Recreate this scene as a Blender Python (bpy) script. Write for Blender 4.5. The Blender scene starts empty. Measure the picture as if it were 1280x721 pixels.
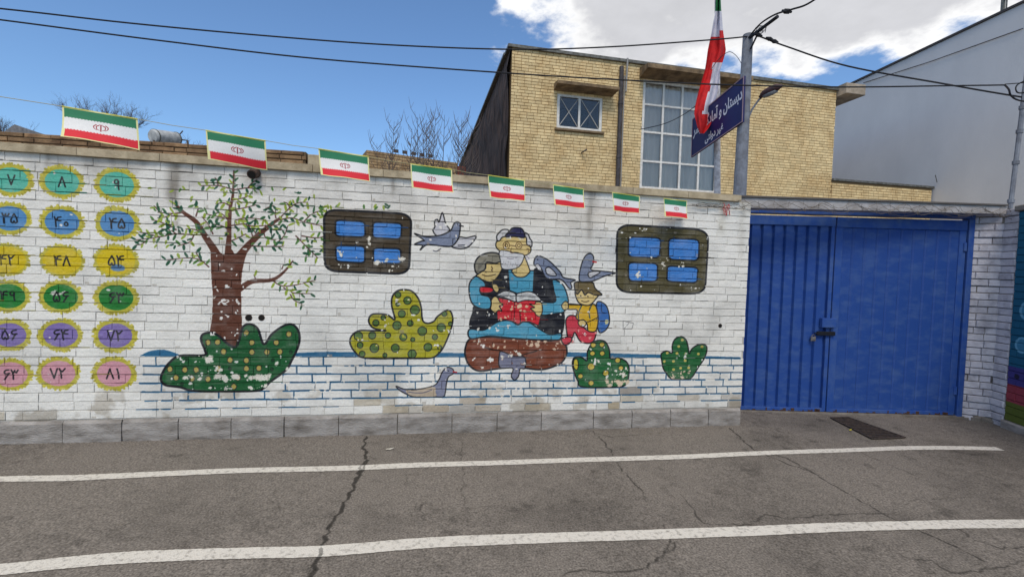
import bpy, math, random
import numpy as np
from mathutils import Vector, Matrix
C = bpy.context.scene.collection
SC = bpy.context.scene
R = math.radians
random.seed(7)

# ------------------------------------------------------------------ camera
FOC, PITCH, ROLL, YAW, DIST, SIG = 564.13, .0421, .0267, .1737, 4.0926, .0099
_fw = np.array([math.sin(YAW)*math.cos(PITCH), math.cos(YAW)*math.cos(PITCH), -math.sin(PITCH)])
_r = np.array([math.cos(YAW), -math.sin(YAW), 0.]); _u = np.cross(_r, _fw)
RT = math.cos(ROLL)*_r+math.sin(ROLL)*_u; UP = -math.sin(ROLL)*_r+math.cos(ROLL)*_u; FW = _fw
EYE = np.array([0, -DIST, 1.5])
cam = bpy.data.objects.new('camera', bpy.data.cameras.new('camera')); C.objects.link(cam)
cam.data.sensor_width = 36; cam.data.lens = FOC/1280*36
cam.data.clip_start = .05; cam.data.clip_end = 2000
cam.matrix_world = Matrix(((RT[0], UP[0], -FW[0], EYE[0]), (RT[1], UP[1], -FW[1], EYE[1]), (RT[2], UP[2], -FW[2], EYE[2]), (0, 0, 0, 1)))
SC.camera = cam

# ------------------------------------------------------------------ world, sun, exposure
SC.view_settings.view_transform = 'Standard'; SC.view_settings.look = 'None'
SC.view_settings.gamma = 1; SC.view_settings.exposure = 0.2
SUN_EL, SUN_AZ = R(50), R(192)                      # behind the photographer
sun = bpy.data.objects.new('sun', bpy.data.lights.new('sun', 'SUN')); C.objects.link(sun)
sun.data.energy = 1.5; sun.data.angle = R(20); sun.data.color = (1, .90, .78)
sd = Vector((math.sin(SUN_AZ)*math.cos(SUN_EL), math.cos(SUN_AZ)*math.cos(SUN_EL), math.sin(SUN_EL)))
sun.rotation_euler = sd.to_track_quat('Z', 'Y').to_euler(); sun.location = (3, -8, 12)
W = bpy.data.worlds.new('World'); SC.world = W; W.use_nodes = True
nt = W.node_tree; N = nt.nodes; L = nt.links
def nd(nodes, t, **k):
    n = nodes.new(t)
    for a, b in k.items(): setattr(n, a, b)
    return n
bg = N['Background']; out = N['World Output']
sky = nd(N, 'ShaderNodeTexSky', sky_type='NISHITA', sun_disc=False, sun_elevation=SUN_EL, sun_rotation=SUN_AZ)
sky.air_density = 1.0; sky.dust_density = 1.2; sky.ozone_density = 1.6
bg.inputs[1].default_value = .138
tint = nd(N, 'ShaderNodeMixRGB', blend_type='MULTIPLY'); tint.inputs[0].default_value = 1; tint.inputs[2].default_value = (.74, .93, 1.10, 1)
L.new(sky.outputs[0], tint.inputs[1]); L.new(tint.outputs[0], bg.inputs[0])
def wmath(op, a, b=None, c=None, clamp=False):
    n = nd(N, 'ShaderNodeMath', operation=op, use_clamp=clamp)
    for i, v in enumerate((a, b, c)):
        if v is None: continue
        if isinstance(v, (int, float)): n.inputs[i].default_value = v
        else: L.new(v, n.inputs[i])
    return n.outputs[0]
def smooth(v, a, b):
    n = nd(N, 'ShaderNodeMapRange', interpolation_type='SMOOTHSTEP'); n.inputs[1].default_value = a; n.inputs[2].default_value = b
    L.new(v, n.inputs[0]); return n.outputs[0]
tcw = nd(N, 'ShaderNodeTexCoord'); sp = nd(N, 'ShaderNodeSeparateXYZ'); L.new(tcw.outputs['Generated'], sp.inputs[0])
dx, dy, dz = sp.outputs
CSEED = 5.5
den = wmath('ADD', wmath('MAXIMUM', dz, 0.0), .22)
cb = nd(N, 'ShaderNodeCombineXYZ'); L.new(wmath('DIVIDE', dx, den), cb.inputs[0]); L.new(wmath('DIVIDE', dy, den), cb.inputs[1]); cb.inputs[2].default_value = CSEED
n1 = nd(N, 'ShaderNodeTexNoise'); n1.inputs['Scale'].default_value = 1.7; n1.inputs['Detail'].default_value = 8; n1.inputs['Roughness'].default_value = .58
L.new(cb.outputs[0], n1.inputs['Vector'])
n2 = nd(N, 'ShaderNodeTexNoise'); n2.inputs['Scale'].default_value = 5.5; n2.inputs['Detail'].default_value = 6; n2.inputs['Roughness'].default_value = .6
L.new(cb.outputs[0], n2.inputs['Vector'])
def pxdir(px, py):
    d = FW+(px-640)/FOC*RT-(py-360.5)/FOC*UP
    return d/np.linalg.norm(d)
blue = pxdir(200, 150)
vm = nd(N, 'ShaderNodeVectorMath', operation='DOT_PRODUCT'); L.new(tcw.outputs['Generated'], vm.inputs[0]); vm.inputs[1].default_value = tuple(blue)
c_in, c_out = float(pxdir(480, 20)@blue), float(pxdir(860, 20)@blue)
away = smooth(vm.outputs['Value'], c_in, c_out)          # 0 in the blue part, 1 in the cloud bank
high = smooth(dz, .29, .45)
bank = wmath('MULTIPLY', away, high)
nz = wmath('ADD', wmath('MULTIPLY', wmath('SUBTRACT', n1.outputs[0], .5), 2.0), wmath('MULTIPLY', wmath('SUBTRACT', n2.outputs[0], .5), 1.3))
dens = wmath('ADD', wmath('SUBTRACT', wmath('MULTIPLY', bank, 1.25), .56), nz)
fac = smooth(dens, -.10, .24)
core = smooth(dens, .12, .55)
mixc = nd(N, 'ShaderNodeMixRGB'); L.new(core, mixc.inputs[0])
mixc.inputs[1].default_value = (1., 1., 1., 1); mixc.inputs[2].default_value = (.60, .605, .635, 1)
mulc = nd(N, 'ShaderNodeMixRGB', blend_type='MULTIPLY'); mulc.inputs[0].default_value = .35
L.new(mixc.outputs[0], mulc.inputs[1]); L.new(n2.outputs[0], mulc.inputs[2])
bg2 = nd(N, 'ShaderNodeBackground'); bg2.inputs[1].default_value = 1.15; L.new(mulc.outputs[0], bg2.inputs[0])
ms = nd(N, 'ShaderNodeMixShader'); L.new(fac, ms.inputs[0]); L.new(bg.outputs[0], ms.inputs[1]); L.new(bg2.outputs[0], ms.inputs[2])
L.new(ms.outputs[0], out.inputs[0])

# ------------------------------------------------------------------ geometry helpers
def ray(px, py): return FW+(px-640)/FOC*RT-(py-360.5)/FOC*UP
def P(px, py, Z): return EYE+ray(px, py)*Z                       # a point at depth Z
def onplane(px, py, A, n):
    d = ray(px, py); t = ((np.asarray(A)-EYE)@n)/(d@n); return EYE+d*t
def wall(px, py): return onplane(px, py, (0, 0, 0), np.array([0, 1., 0]))
def ground(px, py): return onplane(px, py, (0, 0, .0066), np.array([SIG, 0, 1.]))
def gz(x): return .0066-SIG*x
WL = {}
class MB:
    def __init__(s): s.v = []; s.f = []; s.m = []; s.t = []; s.uv = None
    def add(s, vs, fs, m=0, t=0.):
        b = len(s.v); s.v += [tuple(map(float, q)) for q in vs]
        for q in fs: s.f.append([b+i for i in q]); s.m.append(m); s.t.append(t)
    def box(s, a, b, m=0):
        x0, y0, z0 = a; x1, y1, z1 = b
        s.hexa([(x0,y0,z0),(x1,y0,z0),(x1,y1,z0),(x0,y1,z0),(x0,y0,z1),(x1,y0,z1),(x1,y1,z1),(x0,y1,z1)], m)
    def hexa(s, v, m=0): s.add(v, [(3,2,1,0),(4,5,6,7),(0,1,5,4),(1,2,6,5),(2,3,7,6),(3,0,4,7)], m)
    def fbox(s, F, u0, u1, v0, v1, w0, w1, m=0, bev=0.):
        if bev <= 0:
            s.hexa([F(u0,v0,w1),F(u1,v0,w1),F(u1,v0,w0),F(u0,v0,w0),F(u0,v1,w1),F(u1,v1,w1),F(u1,v1,w0),F(u0,v1,w0)], m); return
        b = bev
        vs = [F(u0,v0,w0),F(u1,v0,w0),F(u1,v1,w0),F(u0,v1,w0), F(u0,v0,w1-b),F(u1,v0,w1-b),F(u1,v1,w1-b),F(u0,v1,w1-b),
              F(u0+b,v0+b,w1),F(u1-b,v0+b,w1),F(u1-b,v1-b,w1),F(u0+b,v1-b,w1)]
        s.add(vs, [(3,2,1,0),(0,1,5,4),(1,2,6,5),(2,3,7,6),(3,0,4,7),(4,5,9,8),(5,6,10,9),(6,7,11,10),(7,4,8,11),(8,9,10,11)], m)
    def tube(s, pts, rad, n=6, m=0, cap=True):
        pts = [Vector(p) for p in pts]; k = len(pts)
        if not hasattr(rad, '__len__'): rad = [rad]*k
        vs = []; pu = None
        for i, p in enumerate(pts):
            d = (pts[min(i+1, k-1)]-pts[max(i-1, 0)]).normalized()
            if pu is None: a = d.orthogonal().normalized()
            else:
                a = pu-d*pu.dot(d)
                a = a.normalized() if a.length > 1e-6 else d.orthogonal().normalized()
            pu = a; b = d.cross(a)
            for j in range(n):
                t = 2*math.pi*j/n; vs.append(p+(a*math.cos(t)+b*math.sin(t))*rad[i])
        fs = [(i*n+j, i*n+(j+1) % n, (i+1)*n+(j+1) % n, (i+1)*n+j) for i in range(k-1) for j in range(n)]
        if cap: fs += [tuple(range(n))[::-1], tuple((k-1)*n+j for j in range(n))]
        s.add(vs, fs, m)
    def prism(s, pts, vec, m=0):
        n = len(pts); pts = [np.asarray(p, float) for p in pts]; q = [p+np.asarray(vec) for p in pts]
        s.add(pts+q, [tuple(range(n)), tuple(range(2*n-1, n-1, -1))]+[(i, n+i, n+(i+1) % n, (i+1) % n) for i in range(n)], m)
    def build(s, name, mat, parent=None, smooth_=False, loc=None, fix=True):
        v = np.array(s.v)
        if loc is None: loc = np.array([(v[:,0].min()+v[:,0].max())/2, (v[:,1].min()+v[:,1].max())/2, v[:,2].min()])
        me = bpy.data.meshes.new(name); me.from_pydata((v-loc).tolist(), [], s.f)
        for mm in (mat if isinstance(mat, (list, tuple)) else [mat]): me.materials.append(mm)
        me.polygons.foreach_set('material_index', s.m)
        if any(s.t):
            a = me.attributes.new('tone', 'FLOAT', 'FACE'); a.data.foreach_set('value', s.t)
        if smooth_: me.polygons.foreach_set('use_smooth', [True]*len(me.polygons))
        me.update()
        if fix:
            import bmesh
            b = bmesh.new(); b.from_mesh(me); bmesh.ops.recalc_face_normals(b, faces=b.faces); b.to_mesh(me); b.free()
        o = bpy.data.objects.new(name, me); place(o, loc, parent); return o
def place(o, loc, parent=None):
    C.objects.link(o) if o.name not in C.objects else None
    loc = np.asarray(loc, float); WL[o.name] = loc
    if parent is not None: o.parent = parent; o.location = tuple(loc-WL[parent.name])
    else: o.location = tuple(loc)
def thing(name, label, cat, loc, group=None):
    o = bpy.data.objects.new(name, None); place(o, loc); return tag(o, label, cat, group)
def tag(o, label, cat, group=None):
    o['label'] = label; o['category'] = cat; o['kind'] = 'thing'
    if group: o['group'] = group
    return o
def struct(o): o['kind'] = 'structure'; return o
def stuff(o): o['kind'] = 'stuff'; return o
def frame(O, ux):
    O = np.asarray(O, float); ux = np.array([ux[0], ux[1], 0.]); ux /= np.linalg.norm(ux)
    w = np.cross(ux, [0, 0, 1.])                                   # points at the viewer's side
    def F(u, v, w_=0.): return O+ux*u+np.array([0, 0, 1.])*v+w*w_
    F.O, F.ux, F.w, F.ang = O, ux, w, math.atan2(ux[1], ux[0]); return F

# ------------------------------------------------------------------ colour and materials
def s2l(c): c = np.asarray(c, float)/255; return np.where(c <= .04045, c/12.92, ((c+.055)/1.055)**2.4)
def l2s(c): return np.where(c <= .0031308, c*12.92, 1.055*np.clip(c, 0, None)**(1/2.4)-.055)
KM = 1.02
def alb(c, k=KM): return np.clip(s2l(c)*k, 0, .82)               # paint as photographed -> base colour
def mat(name, col, rough=.8, col2=None, scale=6., bump=0., bscale=60., metal=0., contrast=(.35, .65), detail=5, tone=0., spec=.3, stretch=None):
    m = bpy.data.materials.new(name); m.use_nodes = True; n = m.node_tree.nodes; l = m.node_tree.links
    b = n['Principled BSDF']; b.inputs['Roughness'].default_value = rough; b.inputs['Metallic'].default_value = metal
    b.inputs['Specular IOR Level'].default_value = spec
    co = nd(n, 'ShaderNodeNewGeometry').outputs['Position']
    if stretch:
        mp = nd(n, 'ShaderNodeMapping'); mp.inputs['Scale'].default_value = stretch; l.new(co, mp.inputs[0]); co = mp.outputs[0]
    col2 = col if col2 is None else col2
    nz = nd(n, 'ShaderNodeTexNoise'); nz.inputs['Scale'].default_value = scale; nz.inputs['Detail'].default_value = detail; nz.inputs['Roughness'].default_value = .6
    l.new(co, nz.inputs['Vector'])
    mr = nd(n, 'ShaderNodeMapRange'); mr.inputs[1].default_value, mr.inputs[2].default_value = contrast; l.new(nz.outputs[0], mr.inputs[0])
    mx = nd(n, 'ShaderNodeMixRGB'); mx.inputs[1].default_value = (*col, 1); mx.inputs[2].default_value = (*col2, 1); l.new(mr.outputs[0], mx.inputs[0])
    cout = mx.outputs[0]
    if tone:
        at = nd(n, 'ShaderNodeAttribute', attribute_name='tone'); oi = nd(n, 'ShaderNodeObjectInfo')
        ad = nd(n, 'ShaderNodeMath', operation='ADD'); l.new(at.outputs['Fac'], ad.inputs[0]); l.new(oi.outputs['Random'], ad.inputs[1])
        fr = nd(n, 'ShaderNodeMath', operation='FRACT'); l.new(ad.outputs[0], fr.inputs[0])
        m2 = nd(n, 'ShaderNodeMapRange'); m2.inputs[3].default_value = 1-tone; m2.inputs[4].default_value = 1+tone*.6; l.new(fr.outputs[0], m2.inputs[0])
        mu = nd(n, 'ShaderNodeMixRGB', blend_type='MULTIPLY'); mu.inputs[0].default_value = 1; l.new(cout, mu.inputs[1]); l.new(m2.outputs[0], mu.inputs[2]); cout = mu.outputs[0]
    l.new(cout, b.inputs['Base Color'])
    if bump:
        nb = nd(n, 'ShaderNodeTexNoise'); nb.inputs['Scale'].default_value = bscale; nb.inputs['Detail'].default_value = 4; l.new(co, nb.inputs['Vector'])
        bp = nd(n, 'ShaderNodeBump'); bp.inputs['Strength'].default_value = bump; bp.inputs['Distance'].default_value = .01
        l.new(nb.outputs[0], bp.inputs['Height']); l.new(bp.outputs[0], b.inputs['Normal'])
    return m

# ------------------------------------------------------------------ painted prints, drawn here in code
def vnoise(h, w, cell, rng, octv=3):
    o = np.zeros((h, w)); a = 1.; s = 0.
    for k in range(octv):
        c = max(1., cell/2**k); gh, gw = int(h/c)+3, int(w/c)+3; g = rng.random((gh, gw))
        y = np.arange(h)/c; x = np.arange(w)/c; yi = y.astype(int); xi = x.astype(int)
        fy = (y-yi)[:, None]; fx = (x-xi)[None]; fy = fy*fy*(3-2*fy); fx = fx*fx*(3-2*fx)
        o += a*((g[yi][:, xi]*(1-fx)+g[yi][:, xi+1]*fx)*(1-fy)+(g[yi+1][:, xi]*(1-fx)+g[yi+1][:, xi+1]*fx)*fy)
        s += a; a *= .5
    return o/s
class Canvas:
    def __init__(s, x0, z0, w, h, res, base, seed=1):
        s.x0, s.z0, s.w, s.h, s.res = x0, z0, w, h, res
        s.nx, s.ny = int(w*res), int(h*res); s.rng = np.random.default_rng(seed)
        s.a = np.empty((s.ny, s.nx, 3), np.float32); s.a[:] = base
        s.chip = vnoise(s.ny, s.nx, .045*res, s.rng, 3); s.chip = s.chip.argsort(axis=None).argsort().reshape(s.chip.shape)/s.chip.size if s.a.size < 2e5 else s.chip
        s.fine = vnoise(s.ny, s.nx, .012*res, s.rng, 2)
    def pix(s, p): p = np.asarray(p, float); return np.stack([(p[:, 0]-s.x0)*s.res, (p[:, 1]-s.z0)*s.res], 1)
    def blend(s, y0, x0, mask, col, chip=0.):
        h, w = mask.shape; sub = s.a[y0:y0+h, x0:x0+w]
        if chip: mask = mask*(s.chip[y0:y0+h, x0:x0+w] > s.q(chip*.4))
        mask = mask[..., None]; c = np.asarray(col, np.float32)*(1+(s.fine[y0:y0+h, x0:x0+w, None]-.5)*.16)
        s.a[y0:y0+h, x0:x0+w] = sub*(1-mask)+c*mask
    def q(s, f): return np.quantile(s.chip[::7, ::7], f)
    def bb(s, p, pad=2):
        x0 = max(0, int(p[:, 0].min()-pad)); x1 = min(s.nx, int(p[:, 0].max()+pad)+1); y0 = max(0, int(p[:, 1].min()-pad)); y1 = min(s.ny, int(p[:, 1].max()+pad)+1)
        return x0, x1, y0, y1
    def fill(s, pts, col, sm=True, line=None, lw=.008, chip=0.):
        p = s.pix(pts)
        if sm: p = crom(p, True)
        x0, x1, y0, y1 = s.bb(p)
        if x1 <= x0 or y1 <= y0: return
        X, Y = np.meshgrid(np.arange(x0, x1)+.5, np.arange(y0, y1)+.5); ins = np.zeros(X.shape, bool)
        j = len(p)-1
        for i in range(len(p)):
            xi, yi = p[i]; xj, yj = p[j]; j = i
            if yi == yj: continue
            ins ^= ((yi > Y) != (yj > Y)) & (X < (xj-xi)*(Y-yi)/(yj-yi)+xi)
        s.blend(y0, x0, ins.astype(np.float32), col, chip)
        if line is not None: s.stroke(np.vstack([p, p[:1]]), line, lw, raw=True, chip=chip*.5)
    def stroke(s, pts, col, wid=.008, wid2=None, raw=False, sm=False, chip=0.):
        p = np.asarray(pts, float) if raw else s.pix(pts)
        if sm: p = crom(p, False)
        n = len(p); ws = np.linspace(wid, wid if wid2 is None else wid2, n)*s.res/2
        pad = ws.max()+2; x0, x1, y0, y1 = s.bb(p, pad)
        if x1 <= x0 or y1 <= y0: return
        m = np.zeros((y1-y0, x1-x0), np.float32)
        for i in range(n-1):
            a, b = p[i], p[i+1]; r = (ws[i]+ws[i+1])/2
            q = s.bb(np.array([a, b]), r+2); q = (max(q[0], x0), min(q[1], x1), max(q[2], y0), min(q[3], y1))
            if q[1] <= q[0] or q[3] <= q[2]: continue
            X, Y = np.meshgrid(np.arange(q[0], q[1])+.5, np.arange(q[2], q[3])+.5)
            d = b-a; L2 = max(d@d, 1e-9); t = np.clip(((X-a[0])*d[0]+(Y-a[1])*d[1])/L2, 0, 1)
            dist = np.hypot(X-a[0]-t*d[0], Y-a[1]-t*d[1]); v = np.clip(r-dist+.5, 0, 1)
            sub = m[q[2]-y0:q[3]-y0, q[0]-x0:q[1]-x0]; np.maximum(sub, v, out=sub)
        s.blend(y0, x0, m, col, chip)
    def ell(s, cx, cy, rx, ry, col, rot=0., line=None, lw=.006, chip=0., jag=0.):
        t = np.linspace(0, 2*np.pi, 40 if not jag else 90, endpoint=False); k = 1+jag*(s.rng.random(len(t))-.5)
        x = rx*np.cos(t)*k; y = ry*np.sin(t)*k
        s.fill(np.stack([cx+x*math.cos(rot)-y*math.sin(rot), cy+x*math.sin(rot)+y*math.cos(rot)], 1), col, False, line, lw, chip)
    def image(s, name):
        im = bpy.data.images.new(name, s.nx, s.ny, alpha=False)
        px = np.ones((s.ny, s.nx, 4), np.float32); px[..., :3] = np.clip(l2s(np.clip(s.a, 0, 1)), 0, 1); im.pixels.foreach_set(px.ravel()); im.update(); im.pack(); return im
def crom(p, closed, k=6):
    n = len(p); out_ = []
    rng_ = range(n) if closed else range(n-1)
    for i in rng_:
        g = (lambda j: p[j % n]) if closed else (lambda j: p[min(max(j, 0), n-1)])
        a, b, c, d = g(i-1), g(i), g(i+1), g(i+2)
        for t in np.arange(k)/k: out_.append(.5*((2*b)+(c-a)*t+(2*a-5*b+4*c-d)*t*t+(3*b-a-3*c+d)*t**3))
    if not closed: out_.append(p[-1])
    return np.array(out_)
def print_mat(name, img, origin, ax_u, w, h, rough=.75, bump=.25, bscale=70., joint=None, ext='EXTEND', grain=0.):
    """A print laid on world positions: u runs along ax_u from origin, v runs up."""
    m = bpy.data.materials.new(name); m.use_nodes = True; n = m.node_tree.nodes; l = m.node_tree.links; b = n['Principled BSDF']
    b.inputs['Roughness'].default_value = rough; b.inputs['Specular IOR Level'].default_value = .25
    g = nd(n, 'ShaderNodeNewGeometry').outputs['Position']
    sb = nd(n, 'ShaderNodeVectorMath', operation='SUBTRACT'); l.new(g, sb.inputs[0]); sb.inputs[1].default_value = tuple(origin)
    outs = []
    for v in (tuple(np.asarray(ax_u)/w), (0, 0, 1/h)):
        d = nd(n, 'ShaderNodeVectorMath', operation='DOT_PRODUCT'); l.new(sb.outputs[0], d.inputs[0]); d.inputs[1].default_value = v; outs.append(d.outputs['Value'])
    cx = nd(n, 'ShaderNodeCombineXYZ'); l.new(outs[0], cx.inputs[0]); l.new(outs[1], cx.inputs[1])
    it = nd(n, 'ShaderNodeTexImage', image=img, extension=ext, interpolation='Cubic'); l.new(cx.outputs[0], it.inputs[0]); c = it.outputs[0]
    if joint:
        mu = nd(n, 'ShaderNodeMixRGB', blend_type='MULTIPLY'); mu.inputs[0].default_value = 1; mu.inputs[2].default_value = (*joint, 1); l.new(c, mu.inputs[1]); c = mu.outputs[0]
    if grain:
        ng = nd(n, 'ShaderNodeTexNoise'); ng.inputs['Scale'].default_value = 95; ng.inputs['Detail'].default_value = 3; l.new(g, ng.inputs['Vector'])
        mr = nd(n, 'ShaderNodeMapRange'); mr.inputs[1].default_value = .3; mr.inputs[2].default_value = .7; mr.inputs[3].default_value = 1-grain; mr.inputs[4].default_value = 1+grain; l.new(ng.outputs[0], mr.inputs[0])
        mu = nd(n, 'ShaderNodeMixRGB', blend_type='MULTIPLY'); mu.inputs[0].default_value = 1; l.new(c, mu.inputs[1]); l.new(mr.outputs[0], mu.inputs[2]); c = mu.outputs[0]
    l.new(c, b.inputs['Base Color'])
    nb = nd(n, 'ShaderNodeTexNoise'); nb.inputs['Scale'].default_value = bscale; nb.inputs['Detail'].default_value = 5; l.new(g, nb.inputs['Vector'])
    bp = nd(n, 'ShaderNodeBump'); bp.inputs['Strength'].default_value = bump; bp.inputs['Distance'].default_value = .008
    l.new(nb.outputs[0], bp.inputs['Height']); l.new(bp.outputs[0], b.inputs['Normal'])
    return m

# ------------------------------------------------------------------ bricks
def lay(u0, u1, rows, Lb, rng, openings=(), v0=0., course=.07, half=.18, slope=0.):
    """running bond: list of (ua, ub, va, row)"""
    res = []
    for r in range(rows):
        va = v0+r*course; u = u0-(r % 2)*Lb*.5-rng.random()*.04; cuts = []
        vm_ = va+course/2
        while u < u1:
            w = Lb*(.5 if rng.random() < half else 1)*(1+(rng.random()-.5)*.07)
            a, b = max(u, u0), min(u+w, u1); u += w
            if b-a < .03: continue
            segs = [(a, b)]
            for (o0, o1, p0, p1) in openings:
                if p0 < vm_ < p1:
                    ns = []
                    for (x, y) in segs:
                        if y <= o0 or x >= o1: ns.append((x, y)); continue
                        if x < o0-.02: ns.append((x, o0))
                        if y > o1+.02: ns.append((o1, y))
                    segs = ns
            for (x, y) in segs: res.append((x, y, va-slope*x, r))
    return res
def brick_mesh(w, h, d, b, m):
    me = bpy.data.meshes.new('brick')
    v = [(-w/2,d,-h/2),(w/2,d,-h/2),(w/2,d,h/2),(-w/2,d,h/2),(-w/2,b,-h/2),(w/2,b,-h/2),(w/2,b,h/2),(-w/2,b,h/2),
         (-w/2+b,0,-h/2+b),(w/2-b,0,-h/2+b),(w/2-b,0,h/2-b),(-w/2+b,0,h/2-b)]
    f = [(0,1,5,4),(1,2,6,5),(2,3,7,6),(3,0,4,7),(4,5,9,8),(5,6,10,9),(6,7,11,10),(7,4,8,11),(8,9,10,11)]
    me.from_pydata(v, [], f); me.materials.append(m); me.update(); return me
def bricks(parent, F, lst, h, gu, depth, m, limit, rng, jit=.0015, bev=.0025, seen=None, name='brick', restname='brickwork', proud=None, wob=0.):
    """the `limit` bricks that show largest become objects, the rest one joined part"""
    sc = []
    for i, (a, b, v, r) in enumerate(lst):
        c = F((a+b)/2, v+h/2); d = c-EYE; Z = d@FW
        px = 640+FOC*(d@RT)/Z if Z > .2 else -999; py = 360.5-FOC*(d@UP)/Z if Z > .2 else -999
        vis = 0 < px < 1280 and 0 < py < 720 and (seen is None or seen(px, py))
        sc.append((-(b-a)/Z**2 if vis else 0, i))
    sc.sort(); single = {i for s_, i in sc[:limit] if s_ < 0}
    shared = {}; rest = MB(); any_ = False
    for i, (a, b, v, r) in enumerate(lst):
        w = b-a-gu; hh = h; v = v+(rng.random()-.5)*2*wob
        if w < .02: continue
        off = (rng.random()-.5)*2*jit+(proud(a, b, v, r) if proud else 0)
        if i in single:
            key = round(w/.05)
            if key not in shared: shared[key] = (brick_mesh(max(.03, key*.05), hh, depth, bev, m), max(.03, key*.05))
            me, w0 = shared[key]
            o = bpy.data.objects.new(name, me); C.objects.link(o); loc = F((a+b)/2, v+hh/2, off)
            WL[o.name] = loc; o.parent = parent; o.location = tuple(loc-WL[parent.name])
            o.rotation_euler = ((rng.random()-.5)*.012, (rng.random()-.5)*.008, F.ang+(rng.random()-.5)*.008); o.scale = (w/w0, 1, 1)
        else:
            any_ = True; a2, b2, v1 = a+gu/2, b-gu/2, v+hh; e = bev
            rest.add([F(a2,v,off-depth),F(b2,v,off-depth),F(b2,v1,off-depth),F(a2,v1,off-depth),F(a2,v,off-e),F(b2,v,off-e),F(b2,v1,off-e),F(a2,v1,off-e),
                      F(a2+e,v+e,off),F(b2-e,v+e,off),F(b2-e,v1-e,off),F(a2+e,v1-e,off)],
                     [(0,1,5,4),(1,2,6,5),(2,3,7,6),(3,0,4,7),(4,5,9,8),(5,6,10,9),(6,7,11,10),(7,4,8,11),(8,9,10,11)], 0, rng.random())
    if any_: stuff(rest.build(restname, m, parent, fix=False))

# ------------------------------------------------------------------ street: asphalt with its cracks, painted lines
GC = Canvas(-7, -4.6, 15, 6.0, 190, (1, 1, 1), 5)
def gpts(l): return [tuple(ground(*q)[:2]) for q in l]
big = vnoise(GC.ny, GC.nx, 150, GC.rng, 5); GC.a *= (1+(big-.5)*.55)[..., None]
spots = vnoise(GC.ny, GC.nx, 26, GC.rng, 3); sp3 = GC.rng.random((GC.ny, GC.nx)); mid = vnoise(GC.ny, GC.nx, 9, GC.rng, 2)
GC.a *= (1+.55*(sp3 > .93)-.32*(sp3 < .12)+(mid-.5)*.34)[..., None]
GC.a *= (1-.16*np.clip((vnoise(GC.ny, GC.nx, 90, GC.rng, 5)-.52)*6, 0, 1))[..., None]
GC.a *= (1-.30*np.clip((spots-.70)*8, 0, 1))[..., None]
def stain(px, py, rx, ry, k):
    x, y = ground(px, py)[:2]
    yy, xx = np.mgrid[0:GC.ny, 0:GC.nx]; d = ((xx/GC.res+GC.x0-x)/rx)**2+((yy/GC.res+GC.z0-y)/ry)**2
    GC.a *= (1-k*np.exp(-d)*(0.5+spots))[..., None]
for q in [(960, 548, .35, .25, .35), (1000, 530, .5, .15, .28), (1235, 575, .5, .3, .25), (1120, 530, .9, .25, .12), (640, 640, 1.2, .12, .10), (900, 600, .7, .5, .10), (1230, 640, .9, .35, .16), (560, 650, 1., .14, .15), (900, 648, .8, .1, .15)]: stain(*q)
def crack(l, w, k=.25):
    g = np.array(gpts(l)); pts = [g[0]]
    for a, b in zip(g[:-1], g[1:]):
        n = max(2, int(np.linalg.norm(b-a)/.035)); d = (b-a)/max(1e-6, np.linalg.norm(b-a)); nr = np.array([-d[1], d[0]])
        for t in range(1, n+1): pts.append(a+(b-a)*t/n+nr*(GC.rng.random()-.5)*.028)
    pts = np.array(pts)
    for i in range(len(pts)-1): GC.stroke(pts[i:i+2], (k, k, k), w*.72*(.3+GC.rng.random()*1.2))
crack([(458,545),(455,560),(459,575),(452,590),(440,612),(425,640),(412,660),(404,680),(395,700),(388,730)], .026, .22)
crack([(459,575),(450,585),(447,600)], .034, .25)
crack([(741,538),(765,565),(772,580),(790,600),(808,622)], .016, .3)
crack([(850,617),(863,634),(880,653),(904,657),(937,654),(959,644),(984,648),(1031,643),(1070,642),(1105,641)], .014, .32)
crack([(912,535),(930,552),(947,564),(984,579),(1018,591),(1058,616),(1085,631),(1109,644),(1142,660),(1186,678),(1230,700)], .02, .27)
crack([(960,567),(984,572),(1005,585),(1018,591)], .03, .45)
crack([(1065,560),(1092,572),(1115,582),(1150,596)], .011, .4)
crack([(1160,650),(1193,658),(1219,675),(1253,685),(1285,683)], .014, .35)
crack([(702,720),(722,712),(769,715),(803,712),(830,695),(845,678)], .015, .3)
crack([(830,695),(838,668),(826,655)], .013, .35)
crack([(578,550),(575,577),(581,591),(578,614),(584,640)], .009, .42)
crack([(528,620),(526,634),(530,650)], .009, .45)
crack([(1130,695),(1166,701),(1189,715),(1229,712),(1285,700)], .014, .35)
crack([(1108,644),(1140,625),(1180,622),(1285,622)], .008, .5)
crack([(741,540),(765,546),(800,543)], .016, .35)
crack([(850,600),(880,618),(896,634)], .007, .5); crack([(900,590),(925,606),(940,625)], .007, .5)
for k_ in range(46):                                                 # hairline crazing
    x, y = 80+1150*GC.rng.random(), 560+150*GC.rng.random(); l = [(x, y)]
    for j in range(int(2+4*GC.rng.random())): x += (GC.rng.random()-.4)*34; y += (GC.rng.random()-.45)*16; l.append((x, y))
    crack(l, .006, .58)
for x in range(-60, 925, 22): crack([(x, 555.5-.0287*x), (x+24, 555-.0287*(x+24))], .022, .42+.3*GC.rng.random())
crack([(60,640),(120,632),(180,636),(240,628)], .006, .6); crack([(340,605),(350,630),(344,650)], .006, .6)
asph_img = GC.image('asphalt_wear')
m_asph = print_mat('asphalt', asph_img, (GC.x0, GC.z0, 0), (1, 0, 0), GC.w, GC.h, .93, .8, 55, joint=(.212, .190, .168), grain=.45)
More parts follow.
